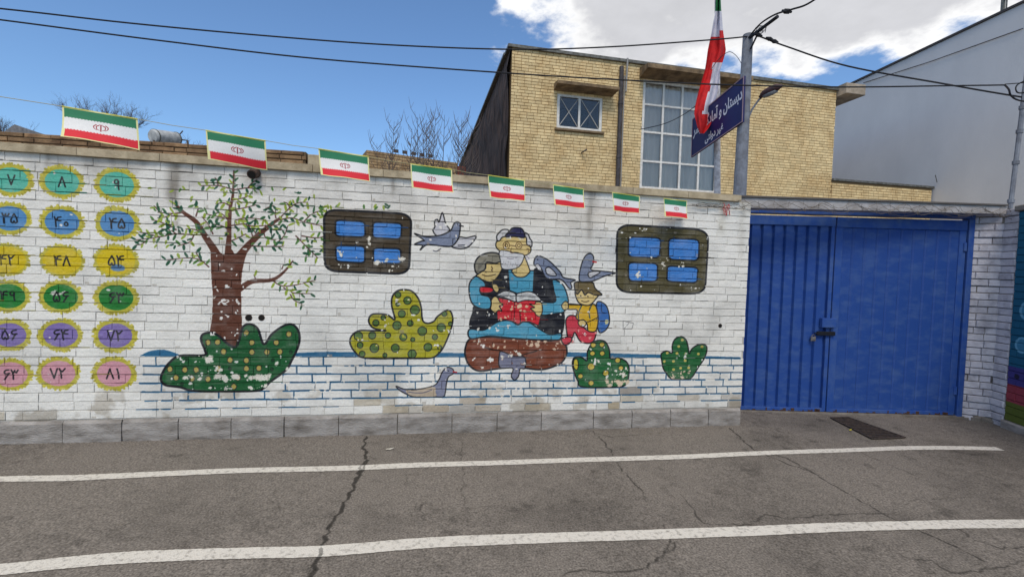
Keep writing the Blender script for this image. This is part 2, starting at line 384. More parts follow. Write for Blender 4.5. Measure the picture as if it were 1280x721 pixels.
# the v axis of the ground print runs along y
for l_ in m_asph.node_tree.nodes:
    if l_.type == 'VECT_MATH' and l_.operation == 'DOT_PRODUCT' and tuple(l_.inputs[1].default_value)[2] > 0: l_.inputs[1].default_value = (0, 1/GC.h, 0)
for l_ in m_asph.node_tree.nodes:
    if l_.type == 'VECT_MATH' and l_.operation == 'SUBTRACT': l_.inputs[1].default_value = (GC.x0, GC.z0, 0)
b = MB(); S_ = 250
xs = [-S_, -7, 8, S_]
b.add([(x, y, gz(max(-7, min(8, x)))) for y in (-S_, S_) for x in xs], [(i, i+1, i+5, i+4) for i in range(3)])
struct(b.build('asphalt_ground', m_asph, fix=False))
# road paint, worn
m_line = mat('worn_road_paint', alb((208, 204, 196), 1.15), .85, (.20, .18, .16), 38, .6, 120, contrast=(.50, .80), detail=9)
_n = m_line.node_tree.nodes; _l = m_line.node_tree.links; _b = _n['Principled BSDF']; _src = _b.inputs['Base Color'].links[0].from_socket
_g = nd(_n, 'ShaderNodeNewGeometry'); _mp = nd(_n, 'ShaderNodeMapping', vector_type='POINT'); _mp.inputs['Location'].default_value = (-GC.x0/GC.w, -GC.z0/GC.h, 0); _mp.inputs['Scale'].default_value = (1/GC.w, 1/GC.h, 0)
_i = nd(_n, 'ShaderNodeTexImage', image=asph_img, extension='EXTEND'); _l.new(_g.outputs['Position'], _mp.inputs[0]); _l.new(_mp.outputs[0], _i.inputs[0])
_r = nd(_n, 'ShaderNodeMapRange'); _r.inputs[1].default_value = .12; _r.inputs[2].default_value = .42; _r.inputs[3].default_value = .15; _l.new(_i.outputs[0], _r.inputs[0])
_m = nd(_n, 'ShaderNodeMixRGB', blend_type='MULTIPLY'); _m.inputs[0].default_value = 1; _l.new(_src, _m.inputs[1]); _l.new(_r.outputs[0], _m.inputs[2]); _l.new(_m.outputs[0], _b.inputs['Base Color'])
def painted_line(l, wpx):
    m = MB(); rng = random.Random(len(l)); top = []; bot = []
    g = crom(np.array([ground(*q)[:2] for q in l]), False, 24)
    for i, p in enumerate(g):
        d = g[min(i+1, len(g)-1)]-g[max(i-1, 0)]; d = d/np.linalg.norm(d); nr = np.array([-d[1], d[0]])
        a, b_ = (wpx/2+(rng.random()-.5)*.004+.002*math.sin(i*.07)), (wpx/2+(rng.random()-.5)*.004+.002*math.sin(i*.05+2))
        for q, s_ in ((p+nr*a, 1), (p-nr*b_, -1)): m.v.append((q[0], q[1], gz(q[0])+.004))
    n = len(g)
    for i in range(n-1): m.f.append([2*i+1, 2*i+3, 2*i+2, 2*i]); m.m.append(0); m.t.append(0)
    return struct(m.build('painted_line', m_line, fix=False))
painted_line([(-900,636),(-400,615),(-120,604),(0,599),(60,598),(101,597.2),(201,592.4),(302,588.3),(430,585.5),(520,581.5),(615,578.6),(720,575),(850,571.3),(951,566.5),(1065,562.5),(1135,560),(1199,560),(1250,561)], .085)
painted_line([(-900,786),(-450,750),(-150,725),(0,712),(67,705),(144,698),(222,694),(302,691.5),(407,689),(544,678),(689,672),(830,667.6),(951,663.5),(1051,659),(1186,655.5),(1280,654.5),(1500,653)], .095)

# ------------------------------------------------------------------ the white wall and its mural
ZK, ZT, NR = .184, 2.262, 29
CRS = (ZT-ZK)/NR
WX0, WX1 = -5.6, 3.135
MC = Canvas(-5.7, -.1, 9.0, 2.5, 370, (1, 1, 1), 3)
rngb = random.Random(11)
WB = lay(WX0, WX1, NR, .236, rngb, v0=ZK+.004, course=CRS, half=.22, slope=SIG)
# ground coat: every brick a slightly different white, tan where the coat has peeled low down
WHITE = alb((203, 199, 195), 1.42)
MC.a[:] = WHITE
nlow = vnoise(MC.ny, MC.nx, 110, MC.rng, 4); npeel = vnoise(MC.ny, MC.nx, 60, MC.rng, 4)
MC.a *= (1-.14*np.clip((nlow-.45)*3, 0, 1))[..., None]*np.array([1, .995, .985], np.float32)
def rc(x0, x1, z0, z1, col, k=1.): 
    X0, X1, Y0, Y1 = [int(v) for v in ((x0-MC.x0)*MC.res, (x1-MC.x0)*MC.res, (z0-MC.z0)*MC.res, (z1-MC.z0)*MC.res)]
    X0 = max(X0, 0); Y0 = max(Y0, 0); s_ = MC.a[Y0:Y1, X0:X1]; s_[:] = s_*(1-k)+np.asarray(col)*k
def pxof(x, z):
    d = np.array([x, 0, z])-EYE; Z = d@FW; return 640+FOC*(d@RT)/Z, 360.5-FOC*(d@UP)/Z
for (a, b_, v, r) in WB:
    t = 1+(rngb.random()-.5)*.09; X0, X1, Y0, Y1 = [max(0, int(q)) for q in ((a-MC.x0)*MC.res, (b_-MC.x0)*MC.res, (v-MC.z0)*MC.res, (v+CRS-MC.z0)*MC.res)]
    MC.a[Y0:Y1, X0:X1] *= t
    px = pxof((a+b_)/2, v)[0]
    if r == 0 and rngb.random() < (.10 if px < 380 else .5) or r == 1 and px > 440 and rngb.random() < .30 or r == 2 and 740 < px < 830 and rngb.random() < .4:
        c = rngb.choice([(150, 132, 106), (132, 120, 104), (170, 158, 134), (118, 108, 98), (158, 142, 112)])
        rc(a+.004, b_-.004, v+.004, v+CRS-.004, alb(c, 1.2), .45+.4*rngb.random())
yy = np.arange(MC.ny)/MC.res+MC.z0; xx = np.arange(MC.nx)/MC.res+MC.x0
hz = yy[:, None]+SIG*xx[None]                                       # height along the sloping courses
peel = np.clip((npeel-.56)*9, 0, 1)*np.clip((.62-hz)/.30, 0, 1)
MC.a = MC.a*(1-.55*peel[..., None])+np.array(alb((150, 138, 118), 1.1))*(.55*peel[..., None])
MC.a *= (1-.18*np.clip((.30-hz)/.14, 0, 1)*(.4+nlow))[..., None]                    # splash dirt
dirt_shade = np.clip((hz-2.0)/.2, 0, 1)*(.10+.9*np.clip((npeel-.42)*4, 0, 1))*np.clip(1.2-(xx[None]+3.3)/6.5, .35, 1.)  # grime and the coping's shadow together, painted into the top courses
MC.a = MC.a*(1-.50*dirt_shade[..., None])+np.array(alb((120, 112, 102), 1.))*(.50*dirt_shade[..., None])
def streak(px, y0, y1, wd, k, col=(105, 95, 82)):
    A = wall(px, y0); B = wall(px, y1); cx_ = A[0]+(npeel[:, :1]-.5)*.06
    m = np.exp(-((xx[None]-cx_)/wd)**2)*np.clip((yy[:, None]-B[2])/.10, 0, 1)*np.clip((A[2]+.06-yy[:, None])/.03, 0, 1)*(.35+.8*nlow)
    m = (m*k)[..., None]; MC.a = MC.a*(1-m)+np.array(alb(col, 1.))*m
streak(216, 203, 262, .045, .9); streak(222, 203, 300, .02, .5); streak(739, 240, 305, .03, .55); streak(905, 250, 300, .05, .4, (150, 140, 100)); streak(492, 225, 250, .02, .5); streak(745, 240, 270, .05, .3)
streak(60, 192, 215, .02, .5); streak(140, 198, 215, .03, .6); streak(930, 250, 330, .04, .35, (140, 130, 110)); streak(350, 212, 232, .05, .35)
MC.a = MC.a.astype(np.float32)
BLACK = alb((30, 32, 38), .9)
def MW(l): return [tuple(wall(*q)[[0, 2]]) for q in l]
def Z3(*l): return [(170+x/4.004, 200+y/4.004) for x, y in l]
def Z4(*l): return [(180+x/4.004, 370+y/4.004) for x, y in l]
def Z5(*l): return [(400+x/4.805, 240+y/4.805) for x, y in l]
def Z6(*l): return [(400+x/3.795, 350+y/3.795) for x, y in l]
def Z7(*l): return [(570+x/6.553, 270+y/6.553) for x, y in l]
def Z8(*l): return [(570+x/6.007, 370+y/6.007) for x, y in l]
def Y1(*l): return [(650+x/4.807, 300+y/4.807) for x, y in l]
def Y2(*l): return [(700+x/4.508, 260+y/4.508) for x, y in l]
def Y3(*l): return [(700+x/4.508, 400+y/4.508) for x, y in l]
PXM = .0072                                                          # metres per photo pixel on the wall, for line widths
def fill(l, col, sm=True, line=True, lw=1.5, chip=.04, k=KM): MC.fill(MW(l), alb(col, k), sm, BLACK if line else None, lw*PXM*1.4, chip)
def stroke(l, col, w=1.5, w2=None, sm=True, chip=.05): MC.stroke(MW(l), alb(col), w*PXM*1.25, None if w2 is None else w2*PXM*1.25, sm=sm, chip=chip)
def dot(q, r, col, line=True, ry=None, chip=.08, lw=1.2, jag=.0):
    x, z = MW([q])[0]; x2 = MW([(q[0]+r, q[1])])[0][0]-x; MC.ell(x, z, x2, (ry if ry else r)*PXM, alb(col), 0, BLACK if line else None, lw*PXM, chip, jag)
# number circles
OLIVE = (176, 168, 62)
rows = [((88, 180, 160), 18, ['7', '8', '9'], [(14,225),(77.5,227.5),(146,231)]),
        ((84, 138, 190), 18, ['35', '40', '45'], [(12,273),(77.5,277.5),(146.5,279.5)]),
        ((208, 184, 30), 20, ['42', '48', '54'], [(9,325),(77.5,326),(145,326)]),
        ((38, 122, 52), 18, ['49', '56', '63'], [(10,370),(76,371),(145,372)]),
        ((128, 112, 172), 17.5, ['56', '64', '72'], [(11.6,418.5),(75.7,418.5),(144,419.3)]),
        ((205, 150, 162), 18.5, ['63', '72', '81'], [(13,468),(73,466.5),(142.7,467)])]
D = {'0': [[(.5,.5),(.3,.38),(.32,.2),(.5,.12),(.7,.2),(.7,.38),(.5,.5)]],
     '1': [[(.35,1),(.5,.6),(.55,0)]],
     '2': [[(.1,1),(.28,.7),(.34,0)], [(.2,.82),(.5,.68),(.85,1)]],
     '3': [[(.05,1),(.25,.7),(.3,0)], [(.15,.82),(.35,.68),(.52,.95)], [(.52,.8),(.72,.68),(.95,.98)]],
     '4': [[(.05,1),(.22,.7),(.28,0)], [(.22,.66),(.9,.62)], [(.9,1),(.5,.95),(.35,.68)]],
     '5': [[(.5,1),(.15,.5),(.12,.15),(.35,.05),(.5,.25),(.65,.05),(.9,.15),(.85,.5),(.5,1)]],
     '6': [[(.85,1),(.45,.95),(.25,.75),(.45,.58),(.95,.62)], [(.8,.62),(.3,0)]],
     '7': [[(.05,1),(.5,0),(.95,1)]], '8': [[(.05,0),(.5,1),(.95,0)]],
     '9': [[(.72,.7),(.6,.98),(.3,.95),(.2,.72),(.4,.58),(.72,.68)], [(.74,.85),(.7,.4),(.78,0)]]}
for col, ro, nums, cs in rows:
    for (q, s_) in zip(cs, nums):
        x, z = MW([q])[0]; sx = (MW([(q[0]+1, q[1])])[0][0]-x)
        for k_ in range(64):
            an = k_*math.tau/64+rngb.random()*.08; r0_, r1_ = .80, 1.0+rngb.random()*.15
            MC.stroke([(x+sx*25*r0_*math.cos(an), z+sx*21.5*r0_*math.sin(an)), (x+sx*25*r1_*math.cos(an), z+sx*21.5*r1_*math.sin(an))], alb(rngb.choice([(176,168,62),(196,184,70),(160,150,56)]), 1.15), sx*3.6, sx*2.6)
        MC.ell(x, z, sx*25, 22*sx, alb(OLIVE, 1.15), 0, None, 0, .03, .10)
        MC.ell(x, z, sx*(21.5 if ro < 20 else 24), ro*sx, alb(col), 0, None, 0, .03, .03)
        if s_ == '56' and q[0] > 70: MC.ell(x-sx*4, z+sx*6, sx*9, sx*4, alb((196,198,188)), .2, None, 0, .5, .4)
        if s_ == '54': MC.ell(x+sx*2, z-sx*10, sx*9, sx*5, alb((90,130,170)), 0, None, 0, .1, .2)
        n = len(s_); hgt = 14*sx; wd = 9.5*sx
        for i, ch in enumerate(s_):
            x0 = x+(i-n/2)*wd*1.12+wd*.06
            for st in D[ch]: MC.stroke([(x0+a*wd, z-hgt/2+c_*hgt) for a, c_ in st], BLACK, 2.2*sx, sm=len(st) > 3)
# blue painted joints
BL = (46, 104, 142)
def bl_edge(px): return px
xl = [wall(166+rngb.random()*16, 470)[0] for _ in range(8)]
for r in range(1, 7):
    xa = xl[r]; segs = np.arange(xa, 3.12, .12)
    for a in segs:
        if rngb.random() < (.35 if r == 1 else .06): continue
        z = ZK+r*CRS+.002
        MC.stroke([(a, z-SIG*a+(rngb.random()-.5)*.004), (a+.125, z-SIG*(a+.125)+(rngb.random()-.5)*.004)], alb(BL, 1.1), (.012 if r > 1 else .008)+rngb.random()*.005, chip=.12)
for (a, b_, v, r) in WB:
    if 2 <= r <= 6 and a > xl[r]+.05 and rngb.random() < .93: MC.stroke([(a, v), (a+(rngb.random()-.5)*.01, v+CRS*.93)], alb(BL, 1.05), .009+rngb.random()*.006, chip=.15)
fill([(368,441),(400,439.6),(480,440.2),(582,441),(711,440),(824,443),(926,446.2),(926,449),(824,447),(711,446),(582,446.4),(480,446),(400,446),(368,445)], BL, False, False, chip=.05)
fill([(178,443),(188,438.5),(205,437),(224,443),(219,445),(178,445)], BL, line=False); fill([(368,444),(380,441),(400,439.6),(420,440),(425,445),(400,446),(368,445)], BL, line=False)
# tree
BR = (94, 56, 42); TW = (92, 54, 48)
DG = (34, 84, 60); LG = (146, 166, 62); MG = (84, 126, 66)
thin = [[(240,262),(180,268),(110,262)], [(180,335),(120,310),(80,300)], [(200,350),(180,335),(150,320)], [(290,375),(200,370),(120,385),(0,400)], [(290,375),(270,410),(210,430)],
        [(365,535),(320,500),(260,490),(150,500)], [(330,505),(310,480),(300,460)], [(465,410),(510,390),(550,370)], [(490,150),(420,130),(350,128),(325,130)], [(410,125),(405,100),(395,90)], [(490,150),(560,140),(620,150)],
        [(560,140),(580,115),(605,100)], [(485,200),(540,190),(560,180)], [(475,290),(420,285),(350,270)], [(585,385),(570,340),(545,290)], [(500,300),(560,290),(650,300)], [(470,330),(540,320),(560,330)],
        [(385,370),(360,320),(330,285)], [(570,430),(640,432),(740,432)], [(720,300),(780,290),(840,310),(930,330)], [(725,285),(770,240),(810,215),(860,212)], [(690,430),(740,380),(760,330)],
        [(680,600),(730,630),(800,625),(900,600)], [(740,640),(790,665),(880,668)], [(770,665),(790,700),(830,720)], [(800,380),(850,430),(910,490)], [(840,310),(880,270),(940,250)], [(830,380),(900,390),(950,380)],
        [(730,545),(740,520)], [(600,600),(590,575)], [(640,250),(690,230),(700,270)], [(480,250),(540,240),(600,225)], [(300,280),(310,240),(290,225)], [(560,330),(620,330),(720,325)], [(240,270),(200,230),(200,215)], [(120,385),(60,370),(20,360)], [(200,370),(170,350),(130,345)], [(120,262),(105,245),(90,230)], [(180,268),(150,285),(110,290)], [(60,395),(30,420),(0,425)], [(345,380),(300,350),(250,345)], [(460,300),(430,270),(400,265)], [(465,350),(430,330),(380,320)], [(470,230),(440,215),(400,220)], [(640,350),(650,390),(700,400)], [(610,380),(590,350),(600,320)], [(660,330),(690,350),(730,345)], [(850,430),(870,460),(850,480)], [(700,290),(690,260),(660,245)], [(770,240),(760,220),(740,210)], [(300,375),(320,350),(340,345)]]
for t in thin: stroke(Z3(*t), TW, 1.3, .8)
for pts, w1, w2 in [([(400,470),(385,440),(345,380),(300,310),(240,265),(200,225)], 7.5, 2), ([(460,480),(462,430),(465,380),(470,260),(485,170),(490,55)], 6, 1.3),
                    ([(520,480),(560,430),(620,370),(680,320),(725,288)], 7.5, 2), ([(520,645),(580,608),(680,600),(740,560),(785,505)], 5.5, 1.2)]: stroke(Z3(*pts), BR, w1, w2, chip=.02)
for t in thin+[[(470,260),(485,170),(490,60)], [(740,550),(785,505)]]:
    p = crom(np.array(Z3(*t)), False, 8); k = 0; acc = 0
    for i in range(1, len(p)):
        acc += np.linalg.norm(p[i]-p[i-1])
        if acc > 3.5:
            acc = 0; d = p[i]-p[i-1]; a0 = math.atan2(-d[1], d[0]); sgn = 1 if (k % 2) else -1; k += 1
            an = a0+sgn*(.6+rngb.random()*.8); ln = 2.7+rngb.random()*1.5
            c = p[i]+np.array([math.cos(an), -math.sin(an)])*(ln+.6); x, z = MW([tuple(c)])[0]
            MC.ell(x, z, ln*PXM, (1.0+rngb.random()*.6)*PXM, alb(rngb.choice([DG, DG, LG, LG, MG, (50,96,60)])), an)
for i in range(26):
    x, z = MW([(400+rngb.random()*92*(1 if i < 16 else .08), 255.5+rngb.random()*6 if i < 16 else 262+rngb.random()*55)])[0]
    MC.ell(x, z, 3*PXM, 1.3*PXM, alb(rngb.choice([DG, LG, MG])), rngb.random()*3)
for i in range(60):                                                  # loose leaves through the painted crown
    px, py = 184+rngb.random()*212, 234+rngb.random()*76
    if 262 < px < 312 and py > 300: continue
    x, z = MW([(px, py)])[0]; MC.ell(x, z, 2.6*PXM, 1.1*PXM, alb(rngb.choice([DG, LG, LG, MG])), rngb.random()*3, chip=.1)
fill([(263,308),(271,313),(280,318.6),(282.5,312),(290,312),(293,317.4),(301,314),(311,309),(306,324),(302.5,340),(301,360),(301.5,371),(302,400),(304,432),(262,432),(262,415),(265,397),(266,371),(264,340)], BR, False, False, chip=.04)
for y, k_, n in ((340, 5, 4), (362, 5, 5), (377, 3, 14), (390, 8, 6), (425, 12, 6)):
    for i in range(n):
        x, z = MW([(267+rngb.random()*32, y+(rngb.random()-.5)*k_*2)])[0]; MC.ell(x, z, (.6+rngb.random()*2.2)*PXM, (.5+rngb.random()*1.2)*PXM, WHITE*.95, rngb.random()*3, jag=.6)
def chips(region, n, smax=2.6, col=None, chip=0.):
    (x0, y0, x1, y1) = region
    for i in range(n):
        x, z = MW([(x0+rngb.random()*(x1-x0), y0+rngb.random()*(y1-y0))])[0]; s_ = .4+rngb.random()**2*smax
        MC.ell(x, z, s_*PXM*1.3, s_*PXM*.9, (WHITE*.93 if col is None else alb(col))*np.array([1, .97, .9]), rngb.random()*3, jag=.7)
# big green bush
fill(Z4((85,420),(92,385),(125,335),(180,298),(300,295),(305,270),(285,215),(300,188),(345,185),(380,205),(425,243),(460,252),(480,210),(495,155),(530,140),(570,165),(600,240),(640,190),(700,148),(745,143),(775,180),(775,240),(740,320),(710,370),(630,430),(600,460),(540,475),(270,475),(180,455),(110,445)), (30,92,50), lw=1.9, chip=.05)
for x, y in [(320,232),(368,230),(398,278),(512,183),(540,232),(540,280),(615,280),(680,278),(662,232),(725,190),(130,365),(205,368),(262,368),(160,408),(240,412),(320,415),(372,362),(430,320),(512,322),(513,362),(575,360),(470,408),(450,452)]:
    dot(Z4((x, y))[0], 3.4, (176,160,86), True, lw=.6, jag=.25)
for x, y in [(430,362),(645,320),(640,365),(735,280),(210,315),(340,455),(190,440)]: dot(Z4((x, y))[0], 2.6, (18,58,34), False)
chips((248,444,266,453), 9, 3.2); chips((264,456,276,463), 6, 3.2); chips((270,469,300,475), 12, 3.4); chips((303,469,338,475), 16, 3.6); chips((230,469,250,474), 6, 2.0); chips((262,482,335,487), 14, 1.8); chips((345,450,365,466), 5, 1.8)
# painted windows
def rq(p, f):
    p = np.array(p, float); q = []
    for i in range(len(p)):
        a, b_, d = p[i-1], p[i], p[(i+1) % len(p)]; s0, s1 = b_+(a-b_)*f, b_+(d-b_)*f
        for t in np.linspace(0, 1, 7): q.append(tuple(s0*(1-t)**2+2*b_*t*(1-t)+s1*t*t))
    return q
def pwin(Zf, outer, panes, col):
    fill(rq(Zf(*outer), .17), col, False, True, 2.0, .01)
    for p in panes:
        q = rq(Zf(*p), .2)
        fill(q, (64,128,204), False, True, 1.6, .015)
pwin(Z5, [(24,104),(550,132),(534,494),(28,474)],
     [[(92,168),(270,178),(272,272),(92,265)], [(318,180),(492,188),(486,284),(315,275)], [(93,320),(270,325),(270,427),(96,418)], [(320,335),(485,340),(488,432),(320,427)]], (70,60,46))
pwin(Y2, [(322,92),(838,124),(818,484),(318,474)],
     [[(386,162),(570,168),(560,282),(385,275)], [(612,170),(785,178),(780,297),(611,290)], [(385,306),(550,312),(548,414),(387,412)], [(605,325),(778,335),(772,422),(602,414)]], (84,78,52))
chips((421,310,430,320), 5, 2.); chips((457,298,466,310), 4, 2.2); chips((470,324,503,331), 6, 3.0); chips((484,332,500,340), 5, 3.); chips((423,330,432,336), 4, 2.4); chips((500,322,504,330), 5, 2.6)
chips((826,328,832,336), 5, 2.6); chips((848,328,855,334), 6, 2.6); chips((794,340,802,348), 6, 2.); chips((790,356,870,363), 5, 1.2); chips((830,322,838,328), 4, 1.8)
# doves
GR = (124, 134, 158)
fill(Z5((840,270),(880,275),(937,265),(915,305),(880,335),(830,340),(790,325),(825,290)), (200,200,206), line=True, lw=1.2)
fill(Z5((700,262),(678,230),(690,210),(688,175),(705,165),(715,180),(735,125),(755,190),(778,230),(740,255)), (198,198,206), line=True, lw=1.2)
fill(Z5((568,250),(620,265),(690,265),(740,255),(785,230),(805,190),(825,180),(843,190),(843,205),(840,240),(830,280),(800,320),(760,328),(700,320),(640,318),(602,348),(615,320),(568,315),(610,295),(625,290)), GR, lw=1.2)
stroke(Z5((838,202),(860,206)), (30,30,40), 1.4); stroke(Z5((830,320),(870,318)), (40,44,60), 1); stroke(Z5((680,352),(700,356),(725,340)), (60,60,80), .9)
for q in ((826,194),): dot(Z5(q)[0], .8, (20,20,30), False)
stroke(Z6((0,0),(1,0)), (200,200,200), .1)
# olive bush
fill(Z6((143,300),(150,265),(185,240),(250,240),(312,240),(255,228),(232,200),(238,170),(265,160),(320,165),(355,187),(340,120),(345,75),(375,48),(430,50),(465,85),(480,130),(487,190),(510,205),(540,195),(560,170),(608,142),(628,170),(625,220),(590,310),(560,350),(520,370),(400,371),(220,370),(170,345)), (172,166,44), lw=1.5, chip=.03)
for x, y, r in [(415,97,18),(450,142,22),(370,70,14),(388,160,17),(265,203,15),(365,215,20),(428,205,14),(485,242,21),(575,225,20),(545,270,13),(395,270,17),(322,262,13),(248,262,17),(182,265,20),(190,308,14),(258,322,21),(357,322,19),(440,282,10),(512,318,19),(437,350,20),(568,320,10),(200,350,14),(308,356,10),(300,178,11),(590,160,12),(368,115,9),(618,207,9)]:
    dot(Z6((x, y))[0], r/3.795, (82,112,56), True, chip=.1, lw=1.1)
chips((494,374,500,380), 5, 1.5); chips((480,404,486,412), 4, 1.4)
# pigeon on the painted ledge
fill(Z6((362,503),(405,518),(460,518),(540,500),(565,470),(580,435),(605,413),(630,422),(633,442),(610,458),(600,490),(595,530),(585,552),(545,552),(500,552),(440,552),(400,535),(375,520)), (122,126,150), lw=1.1, chip=.12)
fill(Z6((410,522),(460,522),(540,506),(548,530),(545,550),(450,551),(415,538)), (182,166,146), line=False, chip=.2)
stroke(Z6((632,434),(648,437)), (190,40,50), 1.3); dot(Z6((610,430))[0], .8, (20,20,30), False); stroke(Z6((420,530),(480,535),(530,520)), (90,90,110), .9)
# seated reader, in layers
SK = (214, 190, 128); CY = (78, 156, 186); RD = (204, 40, 52); NB = (26, 28, 38)
fill(Z8((68,430),(72,380),(100,325),(180,310),(250,305),(420,318),(560,325),(700,335),(800,325),(832,400),(825,450),(790,500),(700,540),(620,552),(520,540),(430,535),(310,545),(190,562),(130,545),(85,495)), (122,66,46), lw=1.6, chip=.03)
for y in (355, 400, 455, 505): stroke(Z8((78,y),(300,y+2),(560,y+4),(820,y+3)), (92,48,36), .7)
stroke(Z8((200,380),(270,400),(330,408)), (30,22,22), 1.1); stroke(Z8((480,445),(540,430),(610,410)), (30,22,22), 1.1)
fill(Z8((325,440),(345,415),(430,450),(515,458),(518,540),(482,545),(470,600),(440,630),(415,600),(425,540),(330,535)), (120,122,144), lw=1.1, chip=.08)
chips((590,418,705,438), 26, 1.7, (205,180,160)); chips((652,426,704,433), 18, 2.2, (215,190,170)); chips((625,438,650,446), 14, 2.2); chips((590,446,702,460), 12, 1.2)
fill(Z8((150,70),(310,100),(335,185),(250,230),(180,250),(110,245),(105,190),(125,130)), NB, lw=1.2, chip=.05); fill(Z8((640,120),(800,100),(795,280),(700,275),(615,235)), NB, lw=1.2, chip=.05)
fill(Z7((330,440),(430,438),(445,620),(470,680),(330,721),(240,700),(200,640),(230,540),(300,500)), NB, lw=1.2); fill(Z7((640,442),(700,458),(780,510),(800,600),(822,690),(770,700),(700,690),(620,640)), NB, lw=1.2)
fill(Z7((425,438),(640,448),(632,620),(500,634),(438,610)), CY, False, True, 1.2)
fill(Z7((462,440),(520,380),(545,318),(562,330),(600,430),(602,460),(560,498),(500,498),(465,468)), SK, lw=1.1)
fill([(690.6,350),(699.7,352.4),(706,360),(710,373),(709.5,381),(704,390),(690,392.5),(677,393),(676,379),(694,377),(692,362)], CY, lw=1.3)
fill(Z8((100,250),(200,255),(260,225),(310,195),(370,182),(420,190),(465,215),(500,195),(550,198),(610,235),(700,285),(790,280),(778,325),(700,328),(560,325),(420,315),(250,300),(110,318)), CY, lw=1.4, chip=.02)
fill(Z8((315,10),(440,36),(460,30),(630,26),(648,110),(620,222),(550,192),(500,192),(465,212),(420,188),(370,180),(310,184),(305,110)), RD, False, True, 1.1, .03)
stroke(Z8((440,36),(440,110),(435,190)), (90,20,28), 1); stroke(Z8((480,110),(485,200)), (50,20,28), 1.1); chips((625,376,672,400), 26, 1.8, (225,190,160)); chips((640,378,652,384), 5, 3., (225,200,170))
fill(Z7((322,655),(360,630),(400,613),(450,620),(488,640),(490,700),(440,685),(380,662)), (206,206,204), lw=1.1); fill(Z7((496,642),(540,625),(600,618),(655,640),(697,690),(640,692),(560,690),(500,705)), (206,206,204), lw=1.1)
for k_ in range(3): stroke(Z7((360,645+k_*9),(420,640+k_*9),(470,665+k_*9)), (120,120,124), .5); stroke(Z7((520,655+k_*9),(580,640+k_*9),(650,660+k_*9)), (120,120,124), .5)
fill(Z8((262,40),(285,5),(310,10),(330,45),(352,68),(325,75),(345,112),(320,105),(300,124),(285,122),(260,95)), SK, lw=1.0, chip=.02)
fill(Z8((600,45),(640,50),(650,110),(630,152),(600,140),(590,120),(560,92),(590,85),(552,60),(590,62)), SK, lw=1.0, chip=.02)
fill(Z7((165,465),(152,400),(180,340),(240,308),(310,300),(360,320),(368,372),(320,388),(250,380),(240,430),(200,468)), (134,130,116), lw=1.4)
for k_ in range(7): stroke(Z7((180+k_*9,450-k_*12),(185+k_*10,400-k_*8)), (80,78,72), .5)
fill(Z7((163,490),(200,462),(240,432),(252,382),(320,388),(366,378),(378,430),(340,500),(290,540),(230,530),(180,508)), SK, lw=1.3)
stroke(Z7((215,480),(260,492),(325,478)), (60,40,30), .9); stroke(Z7((290,440),(300,455)), (60,40,30), .8); stroke(Z7((240,455),(248,462)), (60,40,30), .8); stroke(Z7((290,415),(300,430),(296,440)), (60,40,30), .8)
fill([(586.2,361),(588,352),(595,345.5),(605,352),(606.5,358),(600,361),(602,368),(611,371),(614,378),(612,385.5),(603,386),(593,382),(588,374)], CY, lw=1.3)
fill(Z7((195,590),(215,578),(290,588),(305,612),(270,628),(205,625)), RD, lw=.9); fill(Z7((300,560),(335,562),(352,600),(335,625),(305,600)), SK, lw=.9); chips((630,346,636,354), 4, 1.6); chips((595,388,618,412), 8, 1.4)
# head of the reader
for q in [[(345,215),(333,170),(350,140),(385,112),(430,118),(420,170),(380,200)], [(555,135),(590,150),(605,185),(622,210),(618,250),(585,240),(560,170)]]: fill(Z7(*q), (206,206,208), lw=1.2)
fill(Z7((385,172),(480,165),(570,172),(580,230),(612,255),(610,295),(580,318),(552,322),(500,300),(430,300),(360,285),(328,250),(332,212),(360,200)), SK, lw=1.1, chip=.02)
fill(Z7((358,286),(440,290),(470,300),(553,316),(548,365),(520,410),(470,434),(382,432),(365,370)), (208,208,210), lw=.9, chip=.0)
fill(Z7((405,168),(440,122),(468,97),(530,100),(558,135),(560,176),(480,168)), (42,44,84), lw=1.3, chip=.02)
for cx_, r in ((412, 26), (515, 25)):
    for rr in (r, r*.45):
        t = np.linspace(0, 2*np.pi, 24); stroke(Z7(*[(cx_+rr*math.cos(a), 241+rr*math.sin(a)*1.15) for a in t]), (98,70,44), .8, sm=False, chip=0)
stroke(Z7((438,240),(488,247)), (98,70,44), .9); stroke(Z7((540,238),(608,240)), (70,50,40), .9); stroke(Z7((455,262),(448,300),(475,302)), (98,70,44), .8); stroke(Z7((415,182),(450,180)), (200,196,180), 1.2); stroke(Z7((510,180),(550,190)), (200,196,180), 1.2)
stroke(Z7((580,268),(600,275),(590,300)), (98,70,44), .8); stroke(Z7((420,345),(455,350),(500,340)), (120,110,130), .7); stroke(Z7((575,325),(600,350),(575,355)), (150,140,170), .7)
for k_ in range(10): stroke(Z7((390+k_*14,370+(k_ % 3)*14),(392+k_*14,384+(k_ % 3)*14)), (150,146,150), .5)
